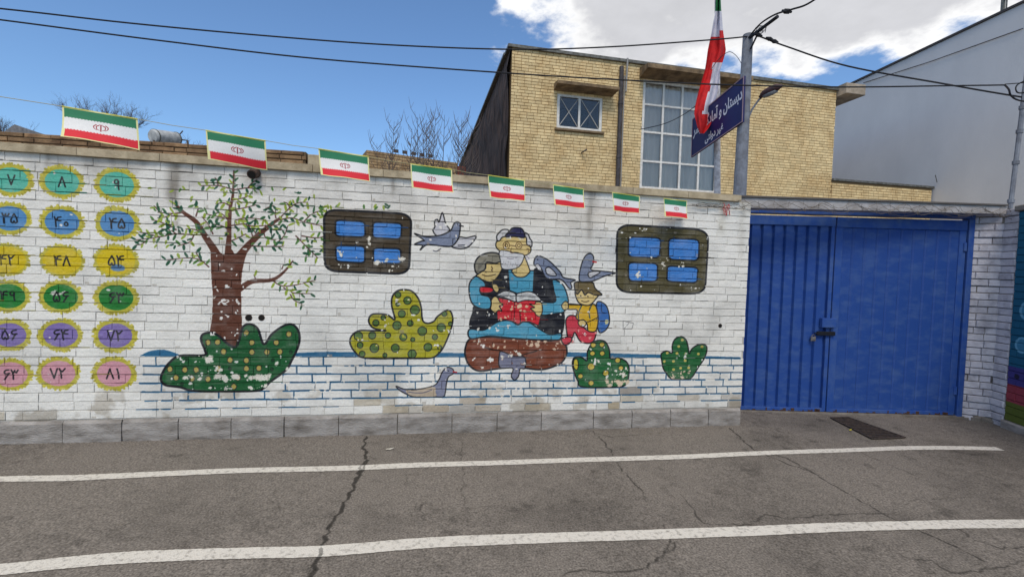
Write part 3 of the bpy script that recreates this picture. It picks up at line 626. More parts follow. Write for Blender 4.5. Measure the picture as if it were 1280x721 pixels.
# kneeling boy with a backpack
fill(Y1((460,380),(510,385),(532,430),(537,500),(510,545),(470,542)), (58,106,172), lw=1.2); stroke(Y1((490,385),(492,430),(520,440)), (26,50,90), 1); stroke(Y1((480,490),(530,485)), (26,50,90), 1); fill(Y1((512,480),(528,478),(530,500),(514,505)), (200,195,150), line=False)
fill(Y1((275,490),(285,462),(310,452),(350,465),(362,500),(410,545),(457,540),(445,600),(410,620),(360,605),(330,555),(315,585),(290,592),(280,545)), (200,62,78), lw=1.3, chip=.03)
fill(Y1((250,592),(300,580),(312,600),(290,625),(262,625)), (196,58,74), lw=1.2); chips((715,412,745,428), 10, 1.3, (226,150,150))
fill(Y1((350,388),(285,385),(285,415),(343,420),(338,470),(400,500),(410,545),(455,545),(470,480),(458,400),(430,383),(370,390)), (214,172,44), lw=1.2)
stroke(Y1((370,395),(350,440),(352,470)), (40,80,90), 1.3); stroke(Y1((432,388),(415,430),(420,470)), (40,80,90), 1.3); stroke(Y1((455,470),(410,492),(395,490)), (40,34,30), 1)
fill(Y1((250,392),(272,368),(290,382),(288,412),(262,418)), SK, lw=1.0); fill(Y1((350,490),(378,478),(398,498),(385,520),(358,514)), SK, lw=1.0)
fill(Y1((335,300),(343,360),(370,386),(420,390),(462,345),(472,322),(420,300)), SK, lw=1.2, chip=.02)
fill(Y1((328,258),(370,248),(435,253),(452,290),(492,328),(450,330),(410,315),(390,330),(370,300),(345,325),(330,300)), (110,96,64), lw=1.2, chip=.02)
stroke(Y1((370,365),(392,372),(415,365)), (60,40,30), .9); dot(Y1((365,335))[0], 1., (60,50,40), False); dot(Y1((408,338))[0], 1., (60,50,40), False)
fill(Y1((85,125),(100,98),(130,100),(180,130),(240,190),(262,225),(332,240),(305,255),(312,285),(295,290),(250,240),(180,235),(150,220),(128,172),(104,148),(86,152)), GR, lw=1.2, chip=.02)
fill(Y1((155,172),(180,166),(216,202),(210,216),(165,206)), (204,204,208), lw=1.0); fill(Y1((90,152),(110,145),(128,170),(130,190),(108,175)), (204,204,208), lw=.6); dot(Y1((106,118))[0], .9, (20,20,30), False)
fill(Y1((360,246),(357,205),(375,130),(398,90),(425,82),(441,100),(440,140),(428,178),(480,185),(572,198),(512,215),(442,245),(400,250)), GR, lw=1.2, chip=.02)
fill(Y1((410,200),(440,188),(482,192),(450,214),(420,226)), (204,204,208), lw=1.0); stroke(Y1((438,130),(458,133)), (190,44,50), 1.6); dot(Y1((415,122))[0], .9, (20,20,30), False)
# two green bushes on the right
fill(Y3((70,250),(78,215),(105,206),(130,214),(152,228),(156,175),(180,130),(215,114),(255,122),(278,165),(284,215),(330,214),(370,230),(388,262),(388,310),(378,345),(340,374),(130,376),(100,340),(82,300)), (34,98,54), lw=1.4, chip=.05)
fill(Y3((80,225),(98,222),(103,255),(95,280),(78,265)), (196,178,60), lw=.9)
for x, y, r in [(187,140,15),(237,138,15),(183,187,14),(238,187,14),(175,262,20),(115,315,14),(258,298,17),(175,354,15),(325,226,15),(343,270,14),(360,315,9)]: dot(Y3((x, y))[0], r/4.508, (196,176,78), True, chip=.1, lw=.9)
chips((756,475,786,482), 24, 2.8, (212,196,176)); chips((738,450,752,456), 8, 2.); chips((755,460,786,474), 22, 1.8)
fill(Y3((570,205),(575,185),(600,174),(632,185),(632,145),(648,108),(680,92),(710,110),(722,150),(728,188),(745,160),(780,138),(815,138),(828,160),(818,205),(780,265),(740,325),(700,332),(630,330),(600,300),(580,265)), (34,98,54), lw=1.4, chip=.05)
for x, y in [(668,148),(690,112),(660,187),(708,190),(640,232),(588,232),(706,228),(780,190),(800,150),(640,278),(725,268),(605,185),(680,270)]: dot(Y3((x, y))[0], 1.8, (196,180,96), False, chip=.1)
chips((838,464,862,472), 20, 1.7, (212,196,176))
stroke([(779,412),(779,401),(792,404),(790,411),(780,411),(786,404)], (90,88,92), .6, sm=False)
sm_ = vnoise(MC.ny, MC.nx, 34, MC.rng, 4)[:, :]; br_ = vnoise(MC.ny, MC.nx//9+2, 6, MC.rng, 2); br_ = np.repeat(br_, 9, 1)[:, :MC.nx]
f_ = (.06*np.clip((sm_-.5)*4, 0, 1)+.06*np.clip((br_-.55)*4, 0, 1))[..., None]
MC.a = MC.a*(1-f_)+WHITE*.9*f_
MC.a *= (1-.10*np.clip((nlow-.5)*4, 0, 1)-.07*(br_ < .38))[..., None]
def loc_(x, z): return MC.a[min(MC.ny-1, max(0, int((z-MC.z0)*MC.res))), min(MC.nx-1, max(0, int((x-MC.x0)*MC.res)))].copy()
for (a, b_, v, r) in WB:                                             # grime caught along the joints
    k_ = rngb.random(); up_ = r/NR*.75
    for e_ in range(3):
        if rngb.random() < .30+.45*up_: 
            x = a+(b_-a)*rngb.random(); q_ = min(b_, x+.04+rngb.random()*.10); g_ = .42+.38*rngb.random()
            MC.stroke([(x, v+.001-SIG*0), (q_, v+.001+(rngb.random()-.5)*.003)], loc_(x, v+.012)*g_, .003+.005*rngb.random()*(.6+up_))
    if rngb.random() < .5: MC.stroke([(a, v+CRS*rngb.random()*.4), (a+.001, v+CRS*(.5+.45*rngb.random()))], loc_(a+.012, v+.02)*(.3+.3*rngb.random()), .003+.003*rngb.random())
    if rngb.random() < .06: rc(a+.01, a+.01+.03*rngb.random()+.01, v+.005, v+.02+.02*rngb.random(), alb((150,140,126)), .5)
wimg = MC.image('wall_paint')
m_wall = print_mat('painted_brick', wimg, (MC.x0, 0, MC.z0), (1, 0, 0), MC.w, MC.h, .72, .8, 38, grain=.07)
m_joint = print_mat('painted_joint', wimg, (MC.x0, 0, MC.z0), (1, 0, 0), MC.w, MC.h, .9, .6, 60, joint=(.66, .64, .62))
wallT = thing('painted_brick_wall', 'long white painted brick wall with cartoon mural of reading man, tree and number circles', 'wall', (-1.2, 0, 0))
FWL = frame((0, 0, 0), (1, 0))
b = MB()
def wslab(m, x0, x1, z0, z1, y0, y1, dip=SIG):
    m.hexa([(x0,y0,z0-dip*x0),(x1,y0,z0-dip*x1),(x1,y1,z0-dip*x1),(x0,y1,z0-dip*x0),(x0,y0,z1-dip*x0),(x1,y0,z1-dip*x1),(x1,y1,z1-dip*x1),(x0,y1,z1-dip*x0)])
wslab(b, WX0, WX1-.004, -.1, ZT+.012, .0055, .31); b.build('mortar_bed', m_joint, wallT)
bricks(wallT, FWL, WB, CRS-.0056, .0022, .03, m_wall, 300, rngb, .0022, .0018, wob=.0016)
m_cope = mat('cream_coping', alb((188, 174, 148), 1.05), .85, alb((150, 136, 112), 1.), 9, .5, 90)
b = MB(); n = 15; e = np.linspace(WX0, 3.0, n+1)
for i in range(n): wslab(b, e[i]+.002, e[i+1]-.002, ZT+.002, ZT+.062, -.035, .345)
b.build('coping', m_cope, wallT)
m_base = mat('base_stone', alb((150, 146, 143), 1.3), .9, alb((104, 98, 92), 1.1), 5, .9, 40, tone=.06, stretch=(1, 1, 3.2), contrast=(.38, .72), detail=8)
jx = [wall(q, 522)[0] for q in (-86, 0, 80, 154, 224, 290, 356, 424, 497, 565, 621, 676, 741, 789, 837, 884, 925)]
jx = [jx[0]-1.4, jx[0]-.9, jx[0]-.45]+jx; jx[-1] = 3.12
for i in range(len(jx)-1):
    m = MB(); x0, x1 = jx[i]+.004, jx[i+1]-.004; pr = .012+rngb.random()*.01; zt = ZK-.004-rngb.random()*.005; F = FWL
    nsub = 6; grid = []
    for j in range(nsub+1):
        u = x0+(x1-x0)*j/nsub; ed = .006 if 0 < j < nsub else 0
        grid.append([(u, .12, zt-SIG*u), (u, -pr+.012-ed*.3, zt-SIG*u+(rngb.random()-.5)*.004), (u, -pr-ed-.004*rngb.random(), zt-.02-SIG*u), (u, -pr-ed-.008*rngb.random(), zt*.55-SIG*u), (u, -pr-ed-.006*rngb.random(), .02-SIG*u), (u, -pr+.01-ed-.02*rngb.random(), -.05-SIG*u)])
    vs = [p for g_ in grid for p in g_]; k_ = len(grid[0])
    fs = [(j*k_+i2, (j+1)*k_+i2, (j+1)*k_+i2+1, j*k_+i2+1) for j in range(nsub) for i2 in range(k_-1)]+[tuple(range(k_))[::-1], tuple(nsub*k_+q for q in range(k_))]
    m.add(vs, fs); m.build('base_stone', m_base, wallT)
m_hole = mat('dark_pipe', (.012, .011, .010), .9)
m_pipe = mat('rusty_pipe', (.10, .06, .045), .8, (.05, .035, .03), 60)
for (px, py, r) in ((311, 397, .028), (327, 397, .026), (900, 407, .021)):
    q = wall(px, py); m = MB(); m.tube([q+(0, -.004, 0), q+(0, .004, 0)], [r, r], 14); a = m.build('drain_hole', m_pipe, wallT, fix=True)
    m = MB(); m.tube([q+(0, -.006, 0), q+(0, .0, 0)], [r*.82]*2, 14); m.build('hole_mouth', m_hole, a)
q = wall(320, 218); m = MB(); m.tube([q+(0, .02, .01), q+(0, -.05, 0), q+(0, -.09, -.02)], .038, 14); a = m.build('outlet_pipe', m_pipe, wallT)
m = MB(); m.tube([q+(0, -.088, -.019), q+(0, -.0935, -.0215)], .029, 14); m.build('pipe_mouth', m_hole, a)

# ------------------------------------------------------------------ blue metal gate, its beam and the pillar
def vz(xy, py):
    lo, hi = -1., 30.
    for _ in range(40):
        z = (lo+hi)/2; d = np.array([xy[0], xy[1], z])-EYE; y = 360.5-FOC*(d@UP)/(d@FW)
        if y > py: lo = z
        else: hi = z
    return lo
G0, G1 = ground(926, 513), ground(1192, 522.5)
gdir = (G1-G0)/np.linalg.norm((G1-G0)[:2])
m_blue = mat('blue_gate_paint', alb((33, 68, 138), 1.2), .55, alb((84, 112, 160), 1.0), 5.5, .3, 60, contrast=(.46, .98), spec=.35, detail=10, stretch=(1, 1, 2.4))
m_bluef = mat('blue_frame_paint', alb((36, 72, 144), 1.2), .5, alb((76, 102, 152), 1.05), 9, .2, 60, contrast=(.4, .8), spec=.35)
m_dark = mat('dark_steel', (.02, .022, .03), .5, metal=.3); m_steel = mat('worn_steel', (.45, .43, .40), .4, (.2, .17, .15), 60, metal=.8)
FG = frame(G0-gdir*.35, gdir)
def guv(px, py):
    q = onplane(px, py, G0, FG.w); return (q-FG.O)@FG.ux, q[2]-FG.O[2]
uR, vT = guv(1209, 276); uR = guv(1200, 400)[0]; uM = guv(1038.5, 400)[0]; vT = guv(1075, 271)[1]
gate = thing('metal_gate', 'tall blue double leaf metal gate with ribbed sheet beside the mural wall', 'gate', FG(uR/2, 0))
def corr(m, u0, u1, v0, v1, per, amp, flat, w0=.0):
    u = u0; pr = []
    while u < u1-.001:
        for f, w_ in ((0, 0), (flat, 0), (flat+.09, -amp), (.91, -amp)):
            x = u+f*per
            if x < u1: pr.append((x, w0+w_))
        u += per
    pr.append((u1, w0)); k = len(pr); vs = []
    for v in (v0, v1):
        for off in (0, -.002): vs += [FG(a, v, c+off) for a, c in pr]
    fs = []
    for i in range(k-1): fs += [(i, i+1, 2*k+i+1, 2*k+i), (k+i, 3*k+i, 3*k+i+1, k+i+1), (i, k+i, k+i+1, i+1), (2*k+i, 2*k+i+1, 3*k+i+1, 3*k+i)]
    m.add(vs, fs)
leaf = MB(); corr(leaf, .0, uM-.045, .03, vT-.10, .127, .030, .66, .0); lf = leaf.build('gate_leaf', m_blue, gate, fix=False)
for nm, q in (('top_rail', (0, uM-.012, vT-.115, vT-.012, -.03, .014)), ('bottom_rail', (0, uM-.012, .012, .05, -.03, .010)), ('stile', (uM-.052, uM-.012, .05, vT-.115, -.03, .010))):
    m = MB(); m.fbox(FG, *q, bev=.003); m.build(nm, m_bluef, lf)
leaf = MB(); corr(leaf, uM+.075, uR-.075, .03, vT-.10, .135, .009, .78, .002); lf2 = leaf.build('gate_leaf', m_blue, gate, fix=False)
lf2['label'] = 'wider gate leaf of nearly flat sheet'
lf['label'] = 'narrower gate leaf of deeply ribbed sheet'
for nm, q in (('top_rail', (uM, uR-.004, vT-.125, vT-.012, -.03, .020)), ('bottom_rail', (uM, uR-.004, .012, .05, -.03, .014)), ('stile', (uM, uM+.078, .05, vT-.125, -.03, .012)), ('stile', (uR-.078, uR-.004, .05, vT-.125, -.03, .014))):
    m = MB(); m.fbox(FG, *q, bev=.003); m.build(nm, m_bluef, lf2)
m = MB(); m.fbox(FG, -.03, uR+.07, vT+.008, vT+.055, -.06, .03, bev=.004); m.fbox(FG, uR+.008, uR+.07, 0, vT+.006, -.06, .03, bev=.004); m.build('gate_frame', m_bluef, gate)
for nm_, ua_, ub_ in ((lf, .02, uM-.02), (lf2, uM+.01, uR-.01)):
    m = MB(); r_ = random.Random(4)
    for k_ in range(26):
        u = ua_+(ub_-ua_)*r_.random(); w_ = .01+.03*r_.random(); m.fbox(FG, u, min(ub_, u+w_), .013, .018+.03*r_.random(), .0145, .0158)
    stuff(m.build('rust_flakes', mat('rust', (.10, .05, .03), .9, (.05, .03, .03), 60), nm_))
a0 = guv(1024, 397); a1 = guv(1041, 409); m = MB(); m.fbox(FG, a0[0], a1[0], a1[1], a0[1], .015, .06, bev=.006); m.build('lock_box', m_bluef, gate)
a0 = guv(1019, 413.5); a1 = guv(1041, 419); m = MB(); m.fbox(FG, a0[0], a1[0], a1[1], a0[1], .02, .042, bev=.004)
m.tube([FG(a0[0]-.03, (a0[1]+a1[1])/2, .031), FG(a1[0]+.0, (a0[1]+a1[1])/2, .031)], .008, 8); m.build('bolt', m_dark, gate)
a0 = guv(1014, 418); c = FG(a0[0], a0[1], .035)
pl = thing('padlock', 'small steel padlock hanging from the bolt of the blue gate', 'padlock', c-np.array([0, 0, .07]))
m = MB(); m.fbox(FG, a0[0]-.026, a0[0]+.026, a0[1]-.068, a0[1]-.022, .025, .047, bev=.005); m.build('lock_body', m_steel, pl)
m = MB(); m.tube([FG(a0[0]+.017*math.cos(t), a0[1]-.022+.026*math.sin(t), .036) for t in np.linspace(0, math.pi, 9)], .0045, 6); m.build('shackle', m_steel, pl)
for v in (.25, vT-.35):
    for u in (uR-.02,):
        m = MB(); m.tube([FG(u, v, .02), FG(u, v+.09, .02)], .016, 8); m.build('hinge', m_bluef, gate)
# doorstep strip under the gate
m_conc = mat('rough_concrete', alb((140, 134, 128), 1.0), .9, alb((108, 102, 96), 1.), 6, .8, 45)
m = MB(); m.fbox(FG, .0, uR+.1, -.06, .008, -.35, .03, bev=.004); struct(m.build('gate_threshold', m_conc))
# pillar at the right of the gate: a rough brick reveal and the turn into the teal wall
A_ = FG(uR+.055, 0, .0); B_ = ground(1237, 527.5); C_ = ground(1254, 533.5)
tz = vz(B_, 265)
pil = thing('brick_pillar', 'rough white painted brick pillar at the right side of the blue gate', 'pillar', (B_[0], B_[1], gz(B_[0])-.02))
m_pil = mat('rough_white_brick', alb((176, 176, 186), 1.35), .85, alb((140, 140, 152), 1.2), 8, .9, 40, tone=.10, contrast=(.45, .75))
m_pilj = mat('dirty_joint', alb((96, 92, 92), 1.), .95, alb((140, 136, 132), 1.), 12, .8, 60)
rp = random.Random(5); crs2 = .0765
for (a, b_, nm) in ((A_, B_, 0), (B_, C_, 1)):
    F = frame((a[0], a[1], gz(a[0])-.02), (b_-a)); ln = np.linalg.norm((b_-a)[:2]); nrow = int(round((tz-F.O[2])/crs2))
    lst = lay(0, ln+.014, nrow, .2, rp, course=crs2, half=.3) if nm == 0 else [(-.014, ln, r*crs2, r) for r in range(nrow)]
    bricks(pil, F, lst, crs2-.008, .005, .04, m_pil, 150, rp, .005, .006, proud=lambda a, b, v, r: .008*math.sin(r*1.9)+(.02 if r < 4 else 0)*rp.random())
    m = MB(); m.fbox(F, -.02, ln+.012, .002, nrow*crs2-.004, -.15, -.014-.002*nm); m.build('mortar_bed', m_pilj, pil)
F = frame((A_[0], A_[1], gz(A_[0])), (B_-A_))
m = MB()
for i in range(16):
    u = rp.random()*.42; w_ = .04+rp.random()*.05; m.fbox(F, u, u+w_, -.05, .015+rp.random()*.05, -.02, .015+rp.random()*.03, bev=.012)
stuff(m.build('broken_plaster', m_conc, pil))
# teal wall running on towards the viewer
vd = ray(762, 400)[:2]; vd = vd/np.linalg.norm(vd)
TO = C_; T1 = np.array([C_[0]-vd[0]*3.2, C_[1]-vd[1]*3.2, 0]); FT = frame((TO[0], TO[1], gz(TO[0])-.01), (T1-TO))
TC = Canvas(-.05, -.05, 3.3, 2.7, 200, alb((26, 92, 122), 1.1), 9)
def trow(z0, z1, c): TC.fill([(-.1, z0), (3.4, z0), (3.4, z1), (-.1, z1)], alb(c, 1.05), False)
trow(-.1, .10, (120, 122, 126)); trow(.10, .30, (92, 104, 44)); trow(.30, .49, (150, 62, 76)); trow(.49, .68, (64, 60, 128))
for (u, v, r) in ((.20, 1.95, .10), (.19, 1.28, .10), (.15, .92, .085), (.62, 1.6, .16), (.9, .95, .14), (.5, .40, .0)):
    if r: TC.ell(u, v, r, r, alb((100, 160, 190), 1.1)); TC.ell(u, v, r*.72, r*.72, alb((60, 126, 160), 1.1))
for u in np.arange(.12, 3, .3): TC.ell(u, .585, .03, .03, alb((38, 36, 60)), jag=.5)
m_teal = print_mat('teal_wall_paint', TC.image('teal_paint'), FT(TC.x0, TC.z0, 0), FT.ux, TC.w, TC.h, .75, .5, 45)
m_tealj = print_mat('teal_joint', bpy.data.images['teal_paint'], FT(TC.x0, TC.z0, 0), FT.ux, TC.w, TC.h, .9, .5, 45, joint=(.5, .5, .5))
tw = thing('teal_painted_wall', 'teal brick wall with purple, red and green bands beside the white pillar at the right', 'wall', FT(1.5, 0, 0))
tzz = vz(C_, 268); nrow = int(round((tzz-FT.O[2]-.1)/crs2))
lst = lay(.004, 3.1, nrow, .236, rp, v0=.1, course=crs2, half=.1)
bricks(tw, FT, lst, crs2-.007, .004, .04, m_teal, 60, rp, .002, .003)
m = MB(); m.fbox(FT, .004, 3.1, -.05, .1+nrow*crs2, -.22, -.008); m.build('mortar_bed', m_tealj, tw)
m = MB(); m.fbox(FT, .0, 3.12, -.06, .095, -.2, .035, bev=.012); m.build('base_stone', m_base, tw)
m = MB(); m.fbox(FT, -.02, 3.12, .103+nrow*crs2, .16+nrow*crs2, -.24, .03, bev=.006); m.build('coping', m_conc, tw)
# beam over the gate
m_beam = mat('grey_painted_beam', alb((172, 170, 172), 1.1), .8, alb((150, 146, 146), 1.), 7, .3, 60)
Bl = np.array([2.92, .02]); Br = np.array([C_[0]+.02, C_[1]+.12])
zl0, zl1 = vz(Bl, 259), vz(Bl, 246.5); zr0, zr1 = vz(Br, 267.5), vz(Br, 258)
dn = np.array([-(Br-Bl)[1], (Br-Bl)[0]]); dn = dn/np.linalg.norm(dn)*.16
m = MB(); m.hexa([(*Bl, zl0), (*Br, zr0), (*(Br+dn), zr0), (*(Bl+dn), zl0), (*Bl, zl1), (*Br, zr1), (*(Br+dn), zr1), (*(Bl+dn), zl1)])
beam = m.build('lintel_beam', m_beam); tag(beam, 'pale grey beam spanning above the blue gate', 'beam')
m = MB(); o_ = dn*-.06
m.hexa([(*(Bl+o_*2), zl1+.003), (*(Br+o_*2), zr1+.003), (*(Br+dn*1.1), zr1+.003), (*(Bl+dn*1.1), zl1+.003), (*(Bl+o_*2), zl1+.02), (*(Br+o_*2), zr1+.02), (*(Br+dn*1.1), zr1+.02), (*(Bl+dn*1.1), zl1+.02)])
m.build('beam_cap', mat('dark_edge', alb((92, 88, 86)), .8), beam)
# barbed wire lying along the beam
m_rust = mat('rusty_wire', (.10, .085, .075), .7); m_tan = mat('weathered_wire', alb((120, 110, 98)), .7)
rw = random.Random(3); bw = thing('barbed_wire', 'tangled barbed wire strung under the grey beam above the gate', 'barbed wire', (*((Bl+Br)/2), zl0))
for k_ in range(4):
    m = MB(); pts = []
    for i in range(60):
        t = i/59; q = Bl*(1-t)+Br*t-dn*(.25+.15*rw.random()); z = (zl0*(1-t)+zr0*t)-.0+.035*math.sin(i*(.5+k_*.21)+k_*2)+.012*rw.random()+.02*(k_-1)-.01
        pts.append((q[0], q[1], z))
    m.tube(pts, .0022, 4)
    for i in range(2, 58, 3):
        p = Vector(pts[i])
        for s_ in (-1, 1): m.tube([p, p+Vector(((rw.random()-.5)*.03, -.008, s_*.022))], .0014, 3)
    m.build('wire_strand', m_tan if k_ % 2 else m_rust, bw)
# red tinsel and dry stems at the wall's corner
m_red = mat('red_tinsel', alb((190, 34, 48)), .6); m_stem = mat('dry_stem', (.06, .05, .04), .9)
tn = thing('tinsel', 'scrap of red tinsel hanging at the top right end of the mural wall', 'tinsel', wall(905, 275))
m = MB()
for k_ in range(5):
    q = wall(900+rw.random()*12, 253+rw.random()*4); pts = [q+(0, -.02, 0)]
    for i in range(7): pts.append(pts[-1]+np.array([(rw.random()-.5)*.02, (rw.random()-.6)*.008, -.008-.014*rw.random()]))
    m.tube(pts, .0028, 4)
m.build('tinsel_strand', m_red, tn)
st = thing('dry_vine', 'dry dark vine twig creeping along the wall top near the smallest flag', 'vine', wall(880, 262))
m = MB()
for k_ in range(5):
    q = wall(858+k_*5, 256+k_*.6); pts = [q+(0, -.025, 0)]
    for i in range(13): pts.append(pts[-1]+np.array([.024, (rw.random()-.5)*.01, (rw.random()-.47)*.015]))
    m.tube(pts, .0028, 4)
m.build('stem', m_stem, st)

# ------------------------------------------------------------------ drain grate and litter by the gate
gc_ = [ground(*q) for q in ((1040, 523.5), (1061, 523), (1128, 547), (1090, 548.5))]
dg = thing('drain_grate', 'dark iron drain grate set in the asphalt in front of the blue gate', 'drain grate', sum(gc_)/4)
def bil(a, b_): return (gc_[0]*(1-a)+gc_[1]*a)*(1-b_)+(gc_[3]*(1-a)+gc_[2]*a)*b_
m_iron = mat('cast_iron', (.035, .03, .028), .7, (.08, .06, .05), 30, .4, 80)
m = MB(); m.hexa([bil(0,0)+(0,0,.003), bil(1,0)+(0,0,.003), bil(1,1)+(0,0,.003), bil(0,1)+(0,0,.003)]+[bil(*q)+np.array([0,0,.005]) for q in ((0,0),(1,0),(1,1),(0,1))]); m.build('drain_pit', m_hole, dg)
def gbar(a0, a1, b0, b1, h=.014):
    m = MB(); c4 = [bil(a0,b0), bil(a1,b0), bil(a1,b1), bil(a0,b1)]; m.hexa([q+np.array([0,0,.0055]) for q in c4]+[q+np.array([0,0,h]) for q in c4]); return m
for q in ((-.06,.0,-.03,1.03), (1.,1.06,-.03,1.03), (.003,.997,-.04,.0), (.003,.997,1.0,1.04)): gbar(*q, h=.016).build('frame_bar', m_iron, dg)
for i in range(13): gbar(.004, .996, .05+i*.073, .05+i*.073+.03).build('bar', m_iron, dg)
def leafm(p, s_, ang, col, name, label):
    m = MB(); c_, sn = math.cos(ang), math.sin(ang); pr = [(-1,0,.1),(-.5,.32,.25),(0,.42,.1),(.6,.25,.3),(1.1,0,.5),(.6,-.25,.25),(0,-.42,.05),(-.5,-.3,.3)]
    vs = [p+np.array([(x*c_-y*sn)*s_, (x*sn+y*c_)*s_, .006+z*s_*.5]) for x, y, z in pr]+[p+np.array([0, 0, .006])]
    m.add(vs, [(i, (i+1) % 8, 8) for i in range(8)]); o = m.build(name, col, fix=False); tag(o, label, 'leaf'); return o
m_yel = mat('yellow_leaf', alb((190, 180, 70)), .7); m_pale = mat('pale_scrap', alb((200, 196, 186)), .8)
leafm(ground(1063, 538), .026, .5, m_yel, 'fallen_leaf', 'small yellow leaf on the asphalt beside the drain grate')
leafm(ground(487, 562), .035, .3, m_pale, 'paper_scrap', 'pale paper scrap on the asphalt between wall and first line')['category'] = 'litter'
m = MB(); m_grit = mat('grit', alb((150, 142, 128)), .95, alb((90, 84, 76)), 80)
for i in range(420):
    if i < 260: px = rw.random()*925; q = ground(px, 554-.0287*px+1+abs(rw.gauss(0, 3))+(0)); s_ = .003+rw.random()*.006
    elif i < 310: q = ground(700+rw.random()*130, 537+rw.random()*7); s_ = .004+rw.random()*.008
    else: q = ground(rw.random()*1280, 560+rw.random()*160); s_ = .002+rw.random()*.005
    m.add([q+np.array([s_*rw.uniform(.6,1), 0, 0]), q+np.array([-s_*.5, s_*.9, 0]), q+np.array([-s_*.5, -s_*.8, 0]), q+np.array([0, 0, s_*.9])], [(0,1,3),(1,2,3),(2,0,3)])
stuff(m.build('grit_and_dry_leaves', m_grit))

# ------------------------------------------------------------------ yellow brick building behind the wall
BA, BB = P(640.3, 52, 10.5), P(1046, 112, 12.35)
FB = frame((BA[0], BA[1], 0), BB-BA)
def buv(px, py): q = onplane(px, py, FB.O, FB.w); return (q-FB.O)@FB.ux, q[2]
uB = buv(1043, 170)[0]; vA = buv(641, 58)[1]; vB = buv(1046, 112)[1]; VT = (vA+vB)/2
m_yb = mat('yellow_brick', alb((204, 184, 142), 1.32), .85, alb((188, 162, 118), 1.22), 2.6, .4, 60, tone=.16, contrast=(.4, .7))
m_yj = mat('dark_mortar', alb((138, 116, 86)), .95)
bld = thing('brick_building', 'two storey building of yellow brick with a tall gridded window behind the mural wall', 'building', FB(uB/2, 0, -.5))
w1a, w1b = buv(697, 117), buv(752, 163.5); w2a, w2b = buv(804.5, 103), buv(895.5, 241); w2v1 = buv(850, 104.5)[1]
o1 = (w1a[0], w1b[0], buv(725, 163)[1], buv(725, 119.5)[1]); o2 = (w2a[0], w2b[0], buv(850, 239)[1], w2v1)
BC = .0722; V0 = 1.75; nr = int((VT-V0)/BC)
rb = random.Random(21); OP = [(o1[0], o1[1], o1[2], o1[3]), o2]
lst = lay(.0, uB , nr, .168, rb, OP, v0=V0, course=BC, half=.12)
bricks(bld, FB, lst, BC-.012, .009, .03, m_yb, 300, rb, .003, .002, seen=lambda x, y: y < 235)
def panel(m, F, u0, u1, v0, v1, ops, w0, w1):
    us = sorted({u0, u1, *[q[0] for q in ops], *[q[1] for q in ops]}); vs = sorted({v0, v1, *[q[2] for q in ops], *[q[3] for q in ops]})
    for a, b_ in zip(us[:-1], us[1:]):
        for c_, d_ in zip(vs[:-1], vs[1:]):
            if any(q[0] <= (a+b_)/2 <= q[1] and q[2] <= (c_+d_)/2 <= q[3] for q in ops): continue
            m.fbox(F, a, b_, c_, d_, w0, w1)
m = MB(); panel(m, FB, 0.004, uB-.004, -.1, VT, OP, -.25, -.012); m.build('mortar_bed', m_yj, bld, fix=False)
# the bituminous side wall, roof and flashing
m_tar = mat('tarred_wall', alb((86, 72, 68), 1.), .95, alb((34, 28, 28), 1.), 7, 1., 14, contrast=(.35, .62), detail=9, stretch=(1, 1, .25))
m = MB(); ns = 40
def S(u, v, w): return FB(u, v, w)
gr_ = [(j, i) for j in range(ns+1) for i in range(13)]
vs = [S(-.02-(rb.random() if 0 < i < 12 else 0)*.10, V0-1.+(VT-V0+1)*i/12, -.01-17*j/ns) for j, i in gr_]
m.add(vs, [(j*13+i, j*13+i+1, (j+1)*13+i+1, (j+1)*13+i) for j in range(ns) for i in range(12)])
m.build('tarred_side_wall', m_tar, bld, fix=False)
m_roof = mat('roof_felt', alb((96, 92, 90)), .9); m_flash = mat('zinc_flashing', alb((120, 122, 120)), .6, alb((84, 84, 80)), 12, metal=.3)
m = MB(); m.fbox(FB, .0, uB, VT-.2, VT-.002, -17, -.26); m.build('roof', m_roof, bld)
vA2, vB2 = vA, vB
m = MB(); m.hexa([FB(-.10, VT-.02, .06), FB(uB+.02, VT-.06, .06), FB(uB+.02, VT-.06, -.4), FB(-.10, VT-.02, -.4), FB(-.10, VT+.045, .06), FB(uB+.02, VT+.02, .06), FB(uB+.02, VT+.02, -.4), FB(-.10, VT+.045, -.4)]); m.build('flashing', m_flash, bld)
m = MB(); m.fbox(FB, -.12, -.0, VT-.01, VT+.05, -17, -.42); m.build('roof_edge', m_flash, bld)
# windows
m_wf = mat('white_window_paint', (.80, .80, .78), .6, (.62, .61, .58), 14)
def glass():
    m = bpy.data.materials.new('window_glass'); m.use_nodes = True; n = m.node_tree.nodes; l = m.node_tree.links
    g_ = nd(n, 'ShaderNodeBsdfGlossy'); g_.inputs[1].default_value = .03; t_ = nd(n, 'ShaderNodeBsdfTransparent'); t_.inputs[0].default_value = (.95, .95, .94, 1)
    f_ = nd(n, 'ShaderNodeFresnel'); f_.inputs[0].default_value = 1.5; x_ = nd(n, 'ShaderNodeMixShader'); l.new(f_.outputs[0], x_.inputs[0]); l.new(t_.outputs[0], x_.inputs[1]); l.new(g_.outputs[0], x_.inputs[2]); l.new(x_.outputs[0], n['Material Output'].inputs[0]); return m
m_glass = glass(); m_curt = mat('net_curtain', (.80, .75, .69), .9, (.66, .62, .57), 3, stretch=(1, 1, .2)); m_room = mat('dark_room', (.03, .03, .032), .9)
m_hood = mat('hood_concrete', alb((138, 118, 92), 1.1), .9, alb((92, 78, 62), 1.), 5, .6, 40)
